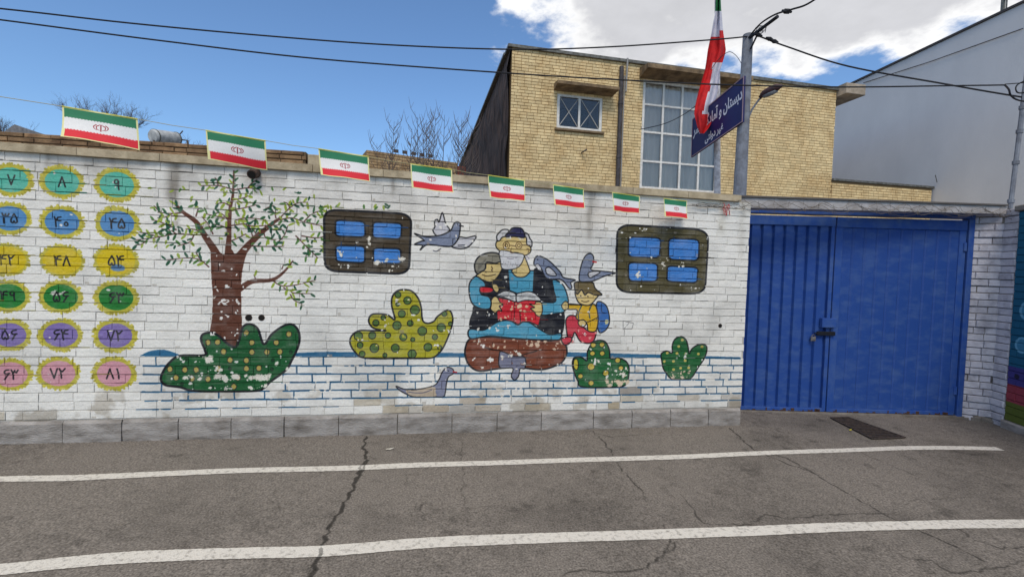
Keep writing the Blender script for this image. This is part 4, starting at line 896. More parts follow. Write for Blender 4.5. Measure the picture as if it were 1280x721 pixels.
def window(px_cols, px_rows, o, bar, wd, lab=None, curtain=True):
    u0, u1, v0, v1 = o; m = MB(); bb_ = bar
    for (a, b_, c_, d_) in ((u0, u0+bb_, v0, v1), (u1-bb_, u1, v0, v1)): m.fbox(FB, a, b_, c_, d_, -wd-.04, -wd)
    for (a, b_, c_, d_) in ((u0+bb_, u1-bb_, v0, v0+bb_), (u0+bb_, u1-bb_, v1-bb_, v1)): m.fbox(FB, a, b_, c_, d_, -wd-.04, -wd)
    for u in px_cols: m.fbox(FB, u-bb_*.4, u+bb_*.4, v0+bb_, v1-bb_, -wd-.035, -wd-.004)
    for v in px_rows:
        us = [u0+bb_]+sorted(px_cols)+[u1-bb_]
        for i in range(len(us)-1): m.fbox(FB, us[i]+(bb_*.4 if i else 0), us[i+1]-(bb_*.4 if i < len(us)-2 else 0), v-bb_*.35, v+bb_*.35, -wd-.035, -wd-.006)
    w = m.build('window', m_wf, bld)
    if lab: w['label'] = lab
    us = [u0]+sorted(px_cols)+[u1]; vs_ = [v0]+sorted(px_rows)+[v1]
    for i in range(len(us)-1):
        for j in range(len(vs_)-1):
            m = MB(); g_ = bb_*.3; m.fbox(FB, us[i]+g_, us[i+1]-g_, vs_[j]+g_, vs_[j+1]-g_, -wd-.026, -wd-.022); m.build('pane', m_glass, w)
    if curtain:
        m = MB(); n_ = 70; vs2 = []
        for k_ in range(n_+1):
            u = u0+(u1-u0)*k_/n_; y = -wd-.12+.025*math.sin(k_*1.15)+.015*math.sin(k_*.41); vs2 += [FB(u, v0-.05, y), FB(u, v1+.05, y+.01)]
        m.add(vs2, [(2*k_, 2*k_+2, 2*k_+3, 2*k_+1) for k_ in range(n_)]); m.build('curtain', m_curt, w, smooth_=True, fix=False)
    m = MB(); m.fbox(FB, u0-.1, u1+.1, v0-.1, v1+.1, -1.2, -1.19); m.build('dark_room', m_room, w)
    return w
cols2 = [buv(x, 239)[0] for x in (825.5, 849, 872.5)]; rows2 = [buv(850, y)[1] for y in (134.5, 168.5, 204.5)]
window(cols2, rows2, o2, .066, .02, 'tall white framed window of sixteen panes with net curtains')
sw = window([buv(724.5, 140)[0]], [], o1, .065, .01, 'small two pane window under a concrete hood', False)
m = MB()
um = buv(724.5, 140)[0]
for (a, b_) in ((o1[0]+.06, um-.02), (um+.02, o1[1]-.06)):
    for (p, q) in (((a, o1[2]+.06), (b_, o1[3]-.06)), ((a, o1[3]-.06), (b_, o1[2]+.06))): m.tube([FB(p[0], p[1], -.026), FB(q[0], q[1], -.026)], .011, 4)
m.build('tape_cross', mat('old_tape', (.42, .41, .39), .7), sw)
m = MB(); vh = buv(725, 117)[1]; ua, ub = buv(692, 117)[0], buv(765, 120)[0]
m.hexa([FB(ua, vh, .0), FB(ub, vh, .0), FB(ub+.02, vh+.03, .38), FB(ua-.02, vh+.03, .38), FB(ua, vh+.16, .0), FB(ub, vh+.16, .0), FB(ub+.02, vh+.10, .38), FB(ua-.02, vh+.10, .38)]); m.build('window_hood', m_hood, bld)
m = MB(); m.fbox(FB, o1[0]-.05, o1[1]+.05, o1[2]-.055, o1[2]-.004, -.05, .07, bev=.006); m.build('sill', m_hood, bld)
vh = o2[3]+.01; ua, ub = buv(799, 103)[0], buv(922, 120)[0]
m = MB(); m.hexa([FB(ua, vh, .0), FB(ub, vh, .0), FB(ub+.04, vh+.05, .50), FB(ua-.04, vh+.05, .50), FB(ua, vh+.25, .0), FB(ub, vh+.25, .0), FB(ub+.04, vh+.15, .50), FB(ua-.04, vh+.15, .50)]); m.build('window_hood', m_hood, bld)
m = MB(); m.fbox(FB, o2[0]-.05, o2[1]+.05, o2[2]-.07, o2[2]-.004, -.05, .09, bev=.006); m.build('sill', m_hood, bld)
m_dp = mat('dark_drainpipe', alb((78, 76, 82)), .6, alb((60, 56, 56)), 10)
m = MB(); u_ = buv(774, 140)[0]; m.tube([FB(u_, 1.8, .06), FB(u_, VT-.25, .06), FB(u_, VT-.16, .04)], .052, 10); dpp = m.build('drainpipe', m_dp, bld)
for v in (2.9, 4.3, 5.6):
    m = MB(); m.tube([FB(u_, v, .06), FB(u_, v+.06, .06)], .062, 10); m.build('pipe_clamp', m_dp, dpp)
m = MB(); m.tube([FB(u_+.10, 1.8, .02), FB(u_+.10, VT-.35, .02)], .016, 6); m.tube([FB(u_+.13, VT-.75, .06), FB(u_+.13, VT+.04, .09)], .022, 6); m.build('thin_pipe', mat('zinc_pipe', alb((150, 150, 150)), .5), bld)
q = buv(727, 191); m = MB(); m.tube([FB(q[0], q[1], 0), FB(q[0]+.02, q[1]+.01, .12), FB(q[0]+.08, q[1]+.05, .14)], .018, 6); m.build('wall_hook', m_rust, bld)
# projecting slab at the roof corner
u1_ = buv(1070, 118)[0]; v_ = buv(1046, 121)[1]; vt_ = buv(1050, 108.5)[1]
m = MB(); m.fbox(FB, uB+.012, u1_, v_, vt_, -2.2, .28, bev=.01); m.build('roof_slab', mat('pale_concrete', alb((176, 164, 150), 1.05), .85, alb((140, 130, 116)), 5, .4), bld)
# low wing
uW, vW = buv(1165, 235); vW0 = buv(1046, 226)[1]; vW = (vW+vW0)/2
wing = thing('brick_wing', 'low yellow brick wing right of the tall building, against the grey wall', 'building', FB((uB+uW)/2, 0, -.5))
lst = lay(uB+.01, uW, int((vW-V0)/BC), .168, rb, v0=V0, course=BC, half=.12)
bricks(wing, FB, lst, BC-.014, .010, .03, m_yb, 120, rb, .003, .002)
m = MB(); m.fbox(FB, uB+.006, uW, -.1, vW-.02, -6, -.012); m.build('mortar_bed', m_yj, wing)
m = MB(); m.fbox(FB, uB+.01, uW+.03, vW-.015, vW+.045, -6, .05, bev=.005); m.build('parapet_cap', m_flash, wing)

# grey rendered flank of the neighbour on the right
nW = -FB.ux; OW = FB(uW+.05, 0, 0)
def wuv(px, py):
    q = onplane(px, py, OW, FB.ux); return (q-OW)@FB.w, q[2]         # w towards the viewer
(wa, za), (wb, zb_) = wuv(1062, 107), wuv(1280, 4)
sl = (zb_-za)/(wb-wa)
m_grey = mat('grey_render', (.62, .635, .68), .9, (.54, .555, .60), 1.1, .3, 30, contrast=(.3, .75), detail=9, stretch=(1, 1, .45))
gb = thing('grey_building', 'tall building with a plain grey rendered flank at the far right', 'building', OW+FB.ux*3+FB.w*1)
def zt_(w): return za+sl*(w-wa)
m = MB(); w0_, w1_ = -9, wb+1.3; o3 = FB.ux*6
def Q(u, v, w): return OW+FB.ux*u+FB.w*w+np.array([0, 0, v])
m.hexa([Q(0,-.1,w1_), Q(6,-.1,w1_), Q(6,-.1,w0_), Q(0,-.1,w0_), Q(0,zt_(w1_),w1_), Q(6,zt_(w1_),w1_), Q(6,zt_(w0_),w0_), Q(0,zt_(w0_),w0_)]); m.build('rendered_wall', m_grey, gb)
m = MB(); m.hexa([Q(-.05,zt_(w1_)+.003,w1_+.03), Q(.3,zt_(w1_)+.003,w1_+.03), Q(.3,zt_(w0_)+.003,w0_), Q(-.05,zt_(w0_)+.003,w0_), Q(-.05,zt_(w1_)+.06,w1_+.03), Q(.3,zt_(w1_)+.06,w1_+.03), Q(.3,zt_(w0_)+.06,w0_), Q(-.05,zt_(w0_)+.06,w0_)]); m.build('roof_edge', mat('dark_roof_edge', alb((70, 68, 72)), .8), gb)
w_a, z_a = wuv(1080, 104); w_b, z_b = wuv(1280, 36); m = MB(); m.tube([Q(-.03, z_a, w_a), Q(-.04, (z_a+z_b)/2-.05, (w_a+w_b)/2), Q(-.03, z_b, w_b)], .011, 5); m.build('wall_cable', m_dark, gb)
w_c, z_c = wuv(1238, 24); ms_ = thing('roof_mast', 'thin metal mast on the roof of the grey building', 'mast', Q(.4, z_c, w_c))
m = MB(); m.tube([Q(.4, z_c-.2, w_c), Q(.4, z_c+1.6, w_c)], .045, 8); m.build('mast_tube', m_flash, ms_)
m = MB(); m.tube([Q(.33, z_c-.2, w_c+.12), Q(.33, z_c+.5, w_c+.12)], .018, 6); m.tube([Q(.33, z_c+.5, w_c+.12), Q(.4, z_c+.52, w_c)], .018, 6); m.build('stay', m_flash, ms_)
w_c, z_c = wuv(1172, 228); m = MB(); m.tube([Q(-.02, z_c, w_c), Q(-.22, z_c+.12, w_c+.1), Q(-.30, z_c+.16, w_c+.14)], .010, 5); m.build('wall_bracket', m_flash, gb)

# ------------------------------------------------------------------ low things behind the wall on the left
m_bb = mat('brown_brick', alb((150, 122, 92), 1.15), .9, alb((104, 80, 60), 1.1), 7, .7, 50, tone=.35)
FR = frame((0, .8, 0), (1, 0))
def ruv(px, py): q = onplane(px, py, FR.O, FR.w); return q[0], q[2]
x1_ = ruv(383, 194)[0]; zt1 = (ruv(240, 184.5)[1]+ruv(20, 167.5)[1]+ruv(383, 194)[1])/3+.035
rbw = thing('brown_brick_wall', 'low brown brick wall showing above the cream coping on the left', 'wall', (x1_/2-2.5, .8, 0))
lst = lay(-5.6, x1_, 9, .21, rb, v0=zt1-.045*9, course=.045, half=.2)
bricks(rbw, FR, lst, .036, .006, .03, m_bb, 120, rb, .006, .004)
m = MB(); m.fbox(FR, -5.6, x1_-.01, -.1, zt1-.008, -.22, -.012); m.build('mortar_bed', mat('brown_mortar', alb((104, 88, 68)), .95), rbw)
m = MB(); q = ruv(400, 203); m.fbox(FR, x1_+.01, x1_+.14, 1.0, zt1-.03, -.25, 0, bev=.01); m.build('end_post', m_cope, rbw)
# tan low house
HA, HB = P(458, 198, 12), P(572, 207, 13.2); FH = frame((HA[0], HA[1], 0), HB-HA); uh = (HB-HA)@FH.ux; zh = (HA[2]+HB[2])/2+.16
def huv(px, py): q = onplane(px, py, FH.O, FH.w); return (q-FH.O)@FH.ux, q[2]
m_tan2 = mat('tan_brick', alb((184, 158, 122), 1.15), .9, alb((150, 124, 92), 1.1), 4, .5, tone=.25)
hs = thing('tan_house', 'low tan brick house with a rooftop block behind the wall between two flags', 'building', FH(uh/2, 0, -1))
lst = lay(0, uh, 14, .22, rb, v0=zh-14*.074, course=.074, half=.15); bricks(hs, FH, lst, .06, .012, .03, m_tan2, 0, rb, .003, .003)
m = MB(); m.fbox(FH, .005, uh-.005, -.1, zh-.01, -4, -.012); m.build('house_wall', m_yj, hs)
a, b_ = huv(488, 192.5), huv(550, 206); m = MB(); m.fbox(FH, a[0], b_[0], zh+.003, a[1], -2.5, -.3, bev=.02); m.build('rooftop_block', m_tan2, hs)
for i in range(5):
    m = MB(); u = a[0]+.15+i*.25; m.fbox(FH, u, u+.14, zh+.1, zh+.1+.09, -.301, -.29); m.build('vent_opening', m_dp, hs)
a, b_ = huv(571, 213), huv(579, 218); m = MB(); m.fbox(FH, uh+.003, uh+.25, -.1, zh-.10, -.8, .02, bev=.01); m.build('red_brick_pier', mat('red_brick', alb((150, 70, 48)), .9, alb((110, 50, 40)), 20), hs)
# tin gable
GA = [P(x, y, 16) for x, y in ((-40, 172), (4, 165.6), (18, 155.5), (30, 161), (66, 171), (66, 180), (-40, 185))]
gh = thing('tin_roofed_shed', 'grey gabled tin roof showing above the wall at the far left', 'building', (GA[2][0], GA[2][1], 0))
m = MB(); m.prism(GA, (0, 3, 0)); m.build('gable', mat('tin_roof', alb((126, 126, 130)), .6, alb((96, 96, 98)), 8), gh)
gz0 = GA[5][2]; m = MB(); m.box((GA[0][0], GA[0][1]+.1, -.1), (GA[4][0], GA[0][1]+2.9, gz0+.15)); m.build('shed_wall', m_tan2, gh)
# water tank
T0_, Tz = P(192, 170.5, 11), P(221, 174, 11.6); m_tank = mat('galvanised_tank', alb((176, 180, 182), 1.2), .55, alb((140, 144, 148), 1.1), 9)
tk = thing('water_tank', 'grey galvanised horizontal water tank above the wall between the two largest flags', 'water tank', T0_-np.array([0, 0, .5]))
ax = (Tz-T0_)/np.linalg.norm(Tz-T0_); m = MB(); rk = .17
m.tube([T0_-ax*.03, T0_, T0_+ax*.02, (T0_+Tz)/2, Tz, Tz+ax*.03], [rk*.80, rk*.96, rk, rk, rk*.97, rk*.8], 24); m.build('tank_body', m_tank, tk)
for t in (0.04, .96):
    c = T0_+(Tz-T0_)*t; m = MB(); m.tube([c-ax*.012, c+ax*.012], rk+.006, 24); m.build('tank_band', m_flash, tk)
m = MB()
for t in (.15, .85):
    c = T0_+(Tz-T0_)*t
    for s_ in (-.14, .14): m.tube([c+np.array([0, s_, -.12]), c+np.array([0, s_*1.3, -3.3])], .02, 5)
m.build('tank_stand', m_rust, tk)
m = MB(); m.tube([Tz, Tz+np.array([.25, 0, -.02]), Tz+np.array([.28, 0, -.6])], .025, 6); m.tube([Tz+np.array([.05, 0, .1]), Tz+np.array([.14, 0, .22])], .015, 6); m.build('tank_pipe', m_rust, tk)

# ------------------------------------------------------------------ bare trees
m_bark = mat('bare_bark', (.10, .085, .075), .9, (.06, .05, .045), 8); m_twig = mat('bare_twigs', (.13, .105, .10), .9)
def bare_tree(name, label, base, H, seed, nb, spread, thick, fork=.45, lev=4, upright=.3, group='bare trees behind the wall'):
    t = thing(name, label, 'tree', base, group); r = random.Random(seed); tr = MB(); cr = MB(); base = Vector(base)
    top = base+Vector(((r.random()-.5)*.1*H, 0, H*fork)); tr.tube([base, base.lerp(top, .5)+Vector((.02*H*r.random(), 0, 0)), top], [thick, thick*.8, thick*.6], 8); tr.build('trunk', m_bark, t)
    def grow(p, d, ln, rad, l):
        pts = [p]; q = p.copy(); dd = d.copy()
        for i in range(3):
            dd = (dd+Vector((r.uniform(-.22, .22), r.uniform(-.22, .22), r.uniform(-.05, .22)*upright*2))).normalized(); q = q+dd*ln/3; pts.append(q.copy())
        cr.tube(pts, [rad, rad*.85, rad*.7, rad*.5], 4 if l < 2 else 3, cap=False)
        if l >= lev: return
        for k_ in range(nb if l else nb+1):
            s_ = pts[r.choice((1, 2, 3, 3))]; nd_ = (dd+Vector((r.uniform(-1, 1), r.uniform(-1, 1), r.uniform(-.25, .7)))*spread).normalized(); grow(s_, nd_, ln*r.uniform(.55, .85), rad*.55, l+1)
    for k_ in range(nb+1): grow(top, Vector((r.uniform(-1, 1)*spread, r.uniform(-1, 1)*spread, 1)).normalized(), H*(1-fork)*.42, thick*.5, 1)
    cr.build('crown', m_twig, t, fix=False); return t
def tb(px, py, Z): q = P(px, py, Z); return (q[0], q[1], 0.), q[2]
bs, h_ = tb(138, 118, 17); bare_tree('bare_tree', 'leafless tree standing behind the largest flag', bs, h_*.97, 4, 4, .9, .05, .78, 5, .25)
bs, h_ = tb(158, 126, 17.5); bare_tree('bare_tree', 'smaller leafless tree just right of the tree behind the largest flag', bs, h_*.97, 9, 4, 1.0, .05, .82, 5, .2)
bs, h_ = tb(10, 144, 17); bare_tree('bare_tree', 'leafless tree beside the tin gable at the far left', bs, h_*.94, 12, 4, .8, .06, .78, 5, .3)
bs, h_ = tb(232, 168, 12); bare_tree('bare_tree', 'tiny leafless tree top right of the water tank', bs, h_, 33, 3, .9, .04, .78, 4, .3)
bs, h_ = tb(1215, 30, 13); bs = tuple(Q(1.6, 0, wuv(1215, 32)[0])); bare_tree('bare_tree', 'leafless tree top showing over the roof of the grey building', bs, zt_(wuv(1215, 32)[0])+.45, 17, 4, .9, .08, .75, 4, .3)
# upright saplings in front of the tan house
sp_ = [(478,180,9.9),(488,168,9.7),(497,152,9.6),(506,160,9.9),(515,146,9.8),(524,158,9.6),(531,150,9.4),(541,162,9.8),(549,146,10),(558,144,9.5),(566,156,9.7),(573,150,9.9),(581,164,9.6),(589,170,9.8),(596,158,10)]
ordn = ['first', 'second', 'third', 'fourth', 'fifth', 'sixth', 'seventh', 'eighth', 'ninth', 'tenth', 'eleventh', 'twelfth', 'thirteenth', 'fourteenth', 'last']
for i, (px, py, Z) in enumerate(sp_):
    bs, h_ = tb(px, py, Z); r = random.Random(100+i)
    t = thing('bare_sapling', ordn[i]+' from the left of the thin leafless saplings behind the wall beside the brick building', 'sapling', bs, 'leafless saplings behind the wall')
    m = MB(); lean = r.uniform(-.14, .14); p = [Vector(bs)+Vector((lean*k_/6+.03*math.sin(k_*2+i), 0, h_*k_/6)) for k_ in range(7)]; m.tube(p, [.014, .013, .012, .010, .009, .007, .003], 5); m.build('trunk', m_bark, t)
    m = MB()
    for k_ in range(34):
        z = .55+.44*r.random(); a = p[int(z*6)].lerp(p[min(6, int(z*6)+1)], z*6 % 1); s_ = r.choice((-1, 1)); ln = (.16+.3*r.random())
        b1 = a+Vector((s_*ln*.35, r.uniform(-.12, .12), ln*.5)); b2 = b1+Vector((s_*ln*.12, 0, ln*.6)); m.tube([a, b1, b2], [.006, .0045, .002], 3, cap=False)
        m.tube([b1, b1+Vector((-s_*ln*.15, .03, ln*.35))], [.0035, .002], 3, cap=False)
    m.build('crown', m_twig, t, fix=False)

# ------------------------------------------------------------------ utility pole, lamp, sign, flag pole
m_pole = mat('concrete_pole', alb((128, 134, 146), 1.1), .8, alb((104, 108, 118), 1.05), 12, .3, 60)
Zp = 5.75
p0, p1 = P(924.5, 244, Zp), P(935, 44, Zp); dirp = (p1-p0)/(p1-p0)[2]; pb = p0+dirp*(-.0-p0[2])
pole = thing('utility_pole', 'grey concrete utility pole standing behind the wall left of the gate', 'pole', pb)
m = MB(); m.tube([pb, p0, (p0+p1)/2, p1], [.095, .078, .070, .060], 16); m.build('pole_shaft', m_pole, pole, smooth_=False)
m = MB(); b0 = P(936, 48, Zp-.04); b1_ = P(972, 21, Zp-.5); m.tube([b0, b1_], .022, 6); m.tube([P(938, 62, Zp-.08), P(948, 41, Zp-.2)], .012, 6); m.build('bracket_arm', m_dark, pole)
for k_, (px, py) in enumerate(((948, 44), (962, 49), (968, 52), (982, 15), (985, 14))):
    m = MB(); c = P(px, py, Zp-.2); m.tube([c+np.array([-.05, 0, .01]), c+np.array([.0, 0, -.0]), c+np.array([.05, 0, -.01])], [.012, .026, .012], 8); m.build('cable_clamp', m_dark, pole)
m = MB(); rr_ = random.Random(8)
for k_ in range(4):
    c0 = (944+rr_.random()*4, 44); pts = [P(c0[0]+9*math.sin(t*1.2+k_)*(.5+.3*k_/3)+4, 41+7*math.cos(t*1.4+k_)*.8-3, Zp-.1) for t in np.linspace(0, 5, 14)]; m.tube(pts, .0035, 4)
m.build('loose_wire', m_dark, pole)
# street lamp
lp = thing('street_lamp', 'small dark street lamp head on a curved arm from the utility pole', 'lamp', P(934, 155, Zp))
m = MB(); m.tube([P(x, y, Zp-.03-(x-934)*.004) for x, y in ((933, 158), (935, 148), (940, 137), (947, 127), (953, 120))], .013, 8); m.build('lamp_arm', m_pole, lp)
m = MB(); hd = [P(x, y, Zp-.1-(x-950)*.01) for x, y in ((950, 122), (955, 117), (963, 113), (971, 109.5), (977.5, 107.5))]; m.tube(hd, [.022, .040, .048, .042, .016], 12); m.build('lamp_head', mat('dark_lamp_housing', alb((66, 56, 62)), .5, alb((90, 60, 60)), 30), lp, smooth_=True)
m = MB(); m.tube([h__-np.array([0, 0, .035]) for h__ in hd[1:4]], [.026, .034, .026], 10); m.build('lamp_glass', mat('lamp_glass', (.25, .26, .28), .15), lp, smooth_=True)
# sign
S_TR, S_BR, S_BL, S_TL = P(929.3, 95.8, 5.62), P(929.6, 151.6, 5.62), P(863.3, 197.7, 6.75), P(866.6, 148.5, 6.75)
Sx = (S_TR-S_TL+S_BR-S_BL)/2; Sy = (S_TL-S_BL+S_TR-S_BR)/2; Sc = (S_TR+S_BR+S_BL+S_TL)/4; sw_, sh_ = np.linalg.norm(Sx), np.linalg.norm(Sy)
ex = Sx/sw_; ez = Sy/sh_; en = np.cross(ex, ez); en /= np.linalg.norm(en)
if en@(EYE-Sc) < 0: en = -en
sgn_ = thing('school_sign', 'slanting dark blue sign board with white Persian lettering fixed to the utility pole', 'sign', Sc-Sy/2)
def FS(u, v, w=0.): return Sc+Sx*(u-.5)+Sy*(v-.5)+en*w
m = MB(); m.fbox(FS, 0, 1, 0, 1, -.02, 0); m.build('sign_panel', mat('navy_sign', alb((24, 30, 84), 1.1), .45, alb((34, 40, 96)), 4), sgn_)
m_trim = mat('sign_trim', alb((150, 128, 140)), .5)
tx, ty = .012/sw_, .012/sh_
for q in ((0, 1, 0, ty), (0, 1, 1-ty, 1), (0, tx, ty, 1-ty), (1-tx, 1, ty, 1-ty)):
    m = MB(); m.fbox(FS, *q, .002, .008); m.build('trim', m_trim, sgn_)
m_let = mat('white_lettering', alb((196, 200, 214), 1.2), .5)
def lettering(txt, u0, u1, v0, v1, name):
    cu = bpy.data.curves.new('t', 'FONT'); cu.body = txt; cu.resolution_u = 3; cu.offset = .028; ob = bpy.data.objects.new('t', cu); C.objects.link(ob)
    dg_ = bpy.context.evaluated_depsgraph_get(); me = bpy.data.meshes.new_from_object(ob.evaluated_get(dg_)); bpy.data.objects.remove(ob)
    v = np.array([tuple(q.co) for q in me.vertices])
    if not len(v): print('NO GLYPHS'); return
    a, b_ = v.min(0), v.max(0); m = MB()
    fs = [list(p.vertices) for p in me.polygons]
    vs = [FS(u0+(u1-u0)*(q[0]-a[0])/(b_[0]-a[0]), v0+(v1-v0)*(q[1]-a[1])/(b_[1]-a[1]), .003) for q in v]
    m.add(vs, fs); m.build(name, m_let, sgn_, fix=False)
    print('GLYPHS', len(v), b_-a)
l1 = '\uFEAE\uFEB4\uFB58 \uFBFD\uFB94\uFEA9\uFE8E\uFEE3\uFE81 \uFEED \uFEE5\uFE8E\uFE98\uFEB4\uFE91\uFEA9'
lettering(l1, .03, .98, .42, .84, 'lettering')
lettering('\uFBFD\uFE98\uFEDF\uFEED\uFEA9 \uFEAE\uFBFF\uFECF', .30, .66, .08, .32, 'small_lettering')
# flag pole and flag
Zf = 6.5
f0, f1 = P(896.5, 240, Zf), P(896.5, -60, Zf); fd = (f1-f0)/(f1-f0)[2]; fb = f0-fd*f0[2]
fp = thing('flagpole', 'white painted flagpole behind the wall, crossed by the blue sign', 'flagpole', fb)
m = MB(); m.tube([fb, f0, f1], [.05, .045, .032], 12); m.build('pole_tube', mat('white_pole_paint', alb((196, 196, 202), 1.15), .5, alb((160, 158, 164)), 20), fp)
m_fg, m_fw, m_fr = [mat(n_, alb(c_, 1.1), .8, alb(d_, 1.1), 9) for n_, c_, d_ in (('flag_green', (34, 110, 66), (28, 92, 56)), ('flag_white', (206, 206, 218), (180, 182, 200)), ('flag_red', (200, 36, 40), (160, 24, 32)))]
out_ = [(-14, 893, 900, 'g', 'g'), (0, 894.5, 901, 'g', 'g'), (12, 894.2, 901.5, 'g', 'g'), (20, 893, 902.5, 'w', 'w'), (34, 890.5, 903.5, 'w', 'w'), (44, 889, 904.5, 'w', 'r'), (52, 887, 906, 'r', 'r'), (64, 884.5, 907.5, 'r', 'r'), (76, 883, 904, 'r', 'w'), (88, 881, 900, 'r', 'w'), (100, 877.5, 899, 'r', 'w'), (115, 873, 897, 'r', 'w'), (130, 869.5, 893, 'r', 'w'), (142, 867.6, 891, 'r', 'r'), (152, 870, 890, 'r', 'r'), (160, 872, 886, 'r', 'r'), (167, 875, 880, 'r', 'r')]
fl = thing('large_flag', 'big green, white and red flag hanging limp from the white flagpole', 'flag', P(882, 167, Zf-.2))
m = MB(); nu = 13; ys = np.linspace(-14, 167, 46); yk = [q[0] for q in out_]
for i, y in enumerate(ys):
    l_, r_ = np.interp(y, yk, [q[1] for q in out_]), np.interp(y, yk, [q[2] for q in out_])
    for j in range(nu):
        t = j/(nu-1); Z = Zf-.16-.05*math.sin(t*9+y*.03)-.03*math.sin(t*17+1+y*.02)-(.5*max(0, (y-100)/67)*(1-t) if y > 100 else 0)*.3
        m.v.append(tuple(P(l_+(r_-l_)*t, y, Z)))
for i in range(len(ys)-1):
    y = ys[i]; k_ = max(a for a in range(len(yk)) if yk[a] <= y+1e-6)
    for j in range(nu-1):
        t = j/(nu-2); a = i*nu+j; m.f.append([a, a+1, a+nu+1, a+nu]); m.t.append(0)
        if y < 12: c = 0
        elif y < 44+14*(1-t)*0: c = 1 if not (y > 30 and t > .72) else 2 if y > 38 else 1
        elif y < 76: c = 2
        elif y < 140: c = 2 if t < .50-.05*math.sin(y*.1) else 1
        else: c = 2
        m.m.append(c)
m.build('flag_cloth', [m_fg, m_fw, m_fr], fl, smooth_=True, fix=False)

# ------------------------------------------------------------------ overhead cables
m_cab = mat('black_cable', (.012, .013, .018), .6)
def cable(pts, r, label, nm='overhead_cable', group='overhead cables', mm=None):
    p = crom(np.array([P(*q) for q in pts]), False, 8); m = MB(); m.tube(p, r, 6); o = m.build(nm, mm or m_cab); tag(o, label, 'cable', group); return o
cable([(-260, -14, 4.3), (0, 11, 4.8), (160, 29, 5.0), (320, 44, 5.2), (480, 56, 5.3), (640, 62, 5.45), (760, 59, 5.55), (890, 50, 5.65), (934, 46, 5.7)], .0085, 'upper black cable running from the left edge to the top of the utility pole')
cable([(-260, -8, 4.2), (0, 25, 4.5), (200, 51, 4.6), (400, 74, 4.75), (640, 92, 4.9), (775, 100, 4.95), (900, 106, 4.95), (1050, 109, 5.0), (1180, 107.5, 5.0), (1256, 106.5, 5.05)], .0078, 'lower black cable crossing in front of the brick building and blue sign')
cable([(950, 46, 5.6), (985, 59, 5.5), (1060, 83, 5.4), (1180, 105, 5.25), (1280, 122, 5.1), (1420, 142, 4.9)], .0095, 'thick cable running down from the utility pole to the right edge')
cable([(937, 46, 5.7), (943, 38, 5.6), (953, 28, 5.4), (970, 18, 5.2), (990, 12, 5.0), (1010, 5, 4.8), (1040, -16, 4.5), (1080, -50, 4.2)], .010, 'cable curving up from the pole top and out of the frame')
cable([(800, 162, 7.4), (830, 155, 7.1), (855, 143, 6.9), (880, 124, 6.8), (896, 108, 6.6)], .006, 'thin sagging cable in front of the tall gridded window')
cable([(1256, 106.5, 5.05), (1261, 112, 5.0), (1264, 120, 5.0), (1275, 126, 5.0), (1300, 128, 4.95)], .009, 'short black cable looping down at the right edge above the teal wall')
cable([(1300, 96, 4.9), (1285, 100, 4.95), (1272, 106, 5.0), (1270, 113, 5.0), (1276, 116.5, 5.), (1300, 112, 4.9)], .007, 'small cable loop at the right edge above the teal wall')
cable([(888, 88, 6.2), (897, 76, 6.15), (907, 67, 6.1), (914, 65.5, 6.05), (922, 72, 6.0), (929, 84, 5.85)], .004, 'thin bent wire between the flagpole and the utility pole')
cable([(1256, 105.5, 5.05), (1290, 103, 5.)], .005, 'short thin wire running right from the end of the lower cable')
# slim service pipe standing on the pillar
q0, q1 = P(1263, 258, 5.1), P(1279, 128, 5.1)
sv = thing('service_pipe', 'slim grey service pipe rising from the pillar at the right edge', 'pipe', q0)
qe = q1+(q1-q0)*.35; m = MB(); m.tube([q0-np.array([0, 0, .15]), q0, q1, qe], .022, 8); m.build('pipe_tube', m_pole, sv)
for t in (.05, .42, .72, .95):
    c = q0+(q1-q0)*t; m = MB(); m.tube([c-np.array([0, 0, .02]), c+np.array([0, 0, .02])], .032, 8); m.build('pipe_collar', m_pole, sv)

# ------------------------------------------------------------------ bunting of small flags
FC = Canvas(0, 0, 1, .62, 300, (1, 1, 1), 4); FC.chip[:] = 1
def frect(x0, x1, z0, z1, c): FC.fill([(x0, z0), (x1, z0), (x1, z1), (x0, z1)], c, False)
frect(0, 1, 0, .62, alb((212, 208, 150), 1.2)); frect(.025, .975, .42, .60, alb((30, 112, 78), 1.25)); frect(.025, .975, .19, .42, alb((214, 214, 222), 1.3)); frect(.045, .985, .02, .19, alb((196, 32, 46), 1.3))
RE = alb((160, 20, 40), 1.)
cx_, cz_ = .5, .305
for s_ in (-1, 1):
    FC.stroke([(cx_+s_*.028, cz_+.045), (cx_+s_*.058, cz_+.02), (cx_+s_*.055, cz_-.03), (cx_+s_*.02, cz_-.055)], RE, .018, .009, sm=True)
    FC.stroke([(cx_+s_*.065, cz_+.052), (cx_+s_*.095, cz_+.02), (cx_+s_*.088, cz_-.025), (cx_+s_*.055, cz_-.052)], RE, .018, .009, sm=True)
FC.stroke([(cx_, cz_+.05), (cx_, cz_-.07)], RE, .018); FC.stroke([(cx_-.018, cz_+.062), (cx_, cz_+.055), (cx_+.018, cz_+.062)], RE, .010)
for k_ in range(22):
    for z in (.425, .183): FC.stroke([(.05+k_*.0418, z), (.07+k_*.0418, z)], WHITE*.95 if 0 else alb((214, 214, 222), 1.2), .010)
fim = FC.image('flag_print')
m_flag = bpy.data.materials.new('flag_print'); m_flag.use_nodes = True
_n = m_flag.node_tree.nodes; _i = nd(_n, 'ShaderNodeTexImage', image=fim); m_flag.node_tree.links.new(_i.outputs[0], _n['Principled BSDF'].inputs['Base Color']); _n['Principled BSDF'].inputs['Roughness'].default_value = .7
m_hem = mat('yellow_cord', alb((200, 196, 90), 1.2), .8)
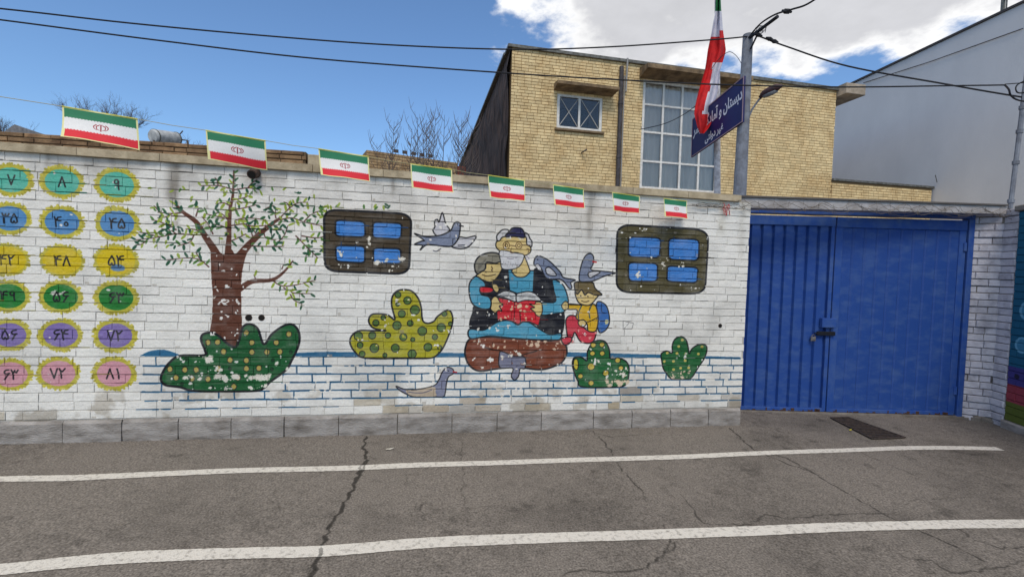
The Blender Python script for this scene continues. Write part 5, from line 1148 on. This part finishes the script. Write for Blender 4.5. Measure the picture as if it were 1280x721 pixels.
fl_px = [((77.5,133),(172,149),(174.5,188),(80.5,174)), ((257,163),(332,176),(334,211),(260,199)), ((398,186),(461,196),(462,228),(400.5,220)), ((513,205),(565,212),(565,242),(514,235)),
         ((610,219),(656,225.5),(655,252),(611,247)), ((691,231),(730,236.5),(729.5,261),(691.5,256.5)), ((765,240.5),(799.5,245.5),(798.5,267),(766,263.5)), ((829.5,248),(859,251.5),(858,274),(830.5,271))]
def Zs(x): return 96.5/(41-.0254*(x-125))
flab = ['largest small flag, first on the string, above the columns of number circles', 'small flag on the string above the crown of the painted tree', 'small flag on the string above the left painted window',
        'small flag on the string above the flying painted dove', 'small flag on the string just left above the seated reading man', 'small flag on the string between the reading man and the right painted window',
        'small flag on the string above the left corner of the right painted window', 'smallest flag, last on the string, above the right painted window']
rf = random.Random(2)
for i, c4 in enumerate(fl_px):
    (TL, TR_, BR_, BL_) = [P(x, y, Zs(x)) for x, y in c4]
    f = thing('small_flag', flab[i], 'flag', (TL+TR_)/2, 'small flags on the string across the wall')
    m = MB(); nx, ny = 12, 7; uv = []
    crl = rf.uniform(-.03, .045)
    nn = np.cross(TR_-TL, TL-BL_); nn /= np.linalg.norm(nn); ph = rf.random()*6
    for j in range(ny+1):
        for k_ in range(nx+1):
            a, b_ = k_/nx, j/ny; p = (BL_*(1-a)+BR_*a)*(1-b_)+(TL*(1-a)+TR_*a)*b_
            m.v.append(tuple(p+nn*(.012*math.sin(a*5+ph)+.005*math.sin(a*12+b_*3+ph*2))*(1-b_*.8)+nn*crl*(1-b_)**2*(.4+a if i % 2 else 1.4-a))); uv.append((a, b_))
    for j in range(ny):
        for k_ in range(nx): a = j*(nx+1)+k_; m.f.append([a, a+1, a+nx+2, a+nx+1]); m.m.append(0); m.t.append(0)
    o = m.build('flag_sheet', m_flag, f, smooth_=True, fix=False)
    ul = o.data.uv_layers.new(name='UVMap')
    for lp_ in o.data.loops: ul.data[lp_.index].uv = uv[lp_.vertex_index]
    m = MB(); m.tube([TL, (TL+TR_)/2+(0, 0, -.001), TR_], .0032, 5); m.build('top_hem', m_hem, f)
sp2 = [P(-160, 93, Zs(-160)), P(-60, 109, Zs(-60)), P(0, 121, Zs(0))]
for i, c4 in enumerate(fl_px):
    a, b_ = c4[0], c4[1]; sp2 += [P(a[0], a[1], Zs(a[0])), P(b_[0], b_[1], Zs(b_[0]))]
    if i < 7: c = fl_px[i+1][0]; x = (b_[0]+c[0])/2; sp2.append(P(x, (b_[1]+c[1])/2+.8, Zs(x)))
sp2 += [wall(880, 253)+(0, -.04, 0), wall(905, 254)+(0, -.03, 0)]
m = MB(); m.tube(sp2, .0018, 5); o = m.build('bunting_string', mat('pale_string', alb((176, 170, 130)), .8)); tag(o, 'thin pale string carrying the row of small flags across the wall', 'string')
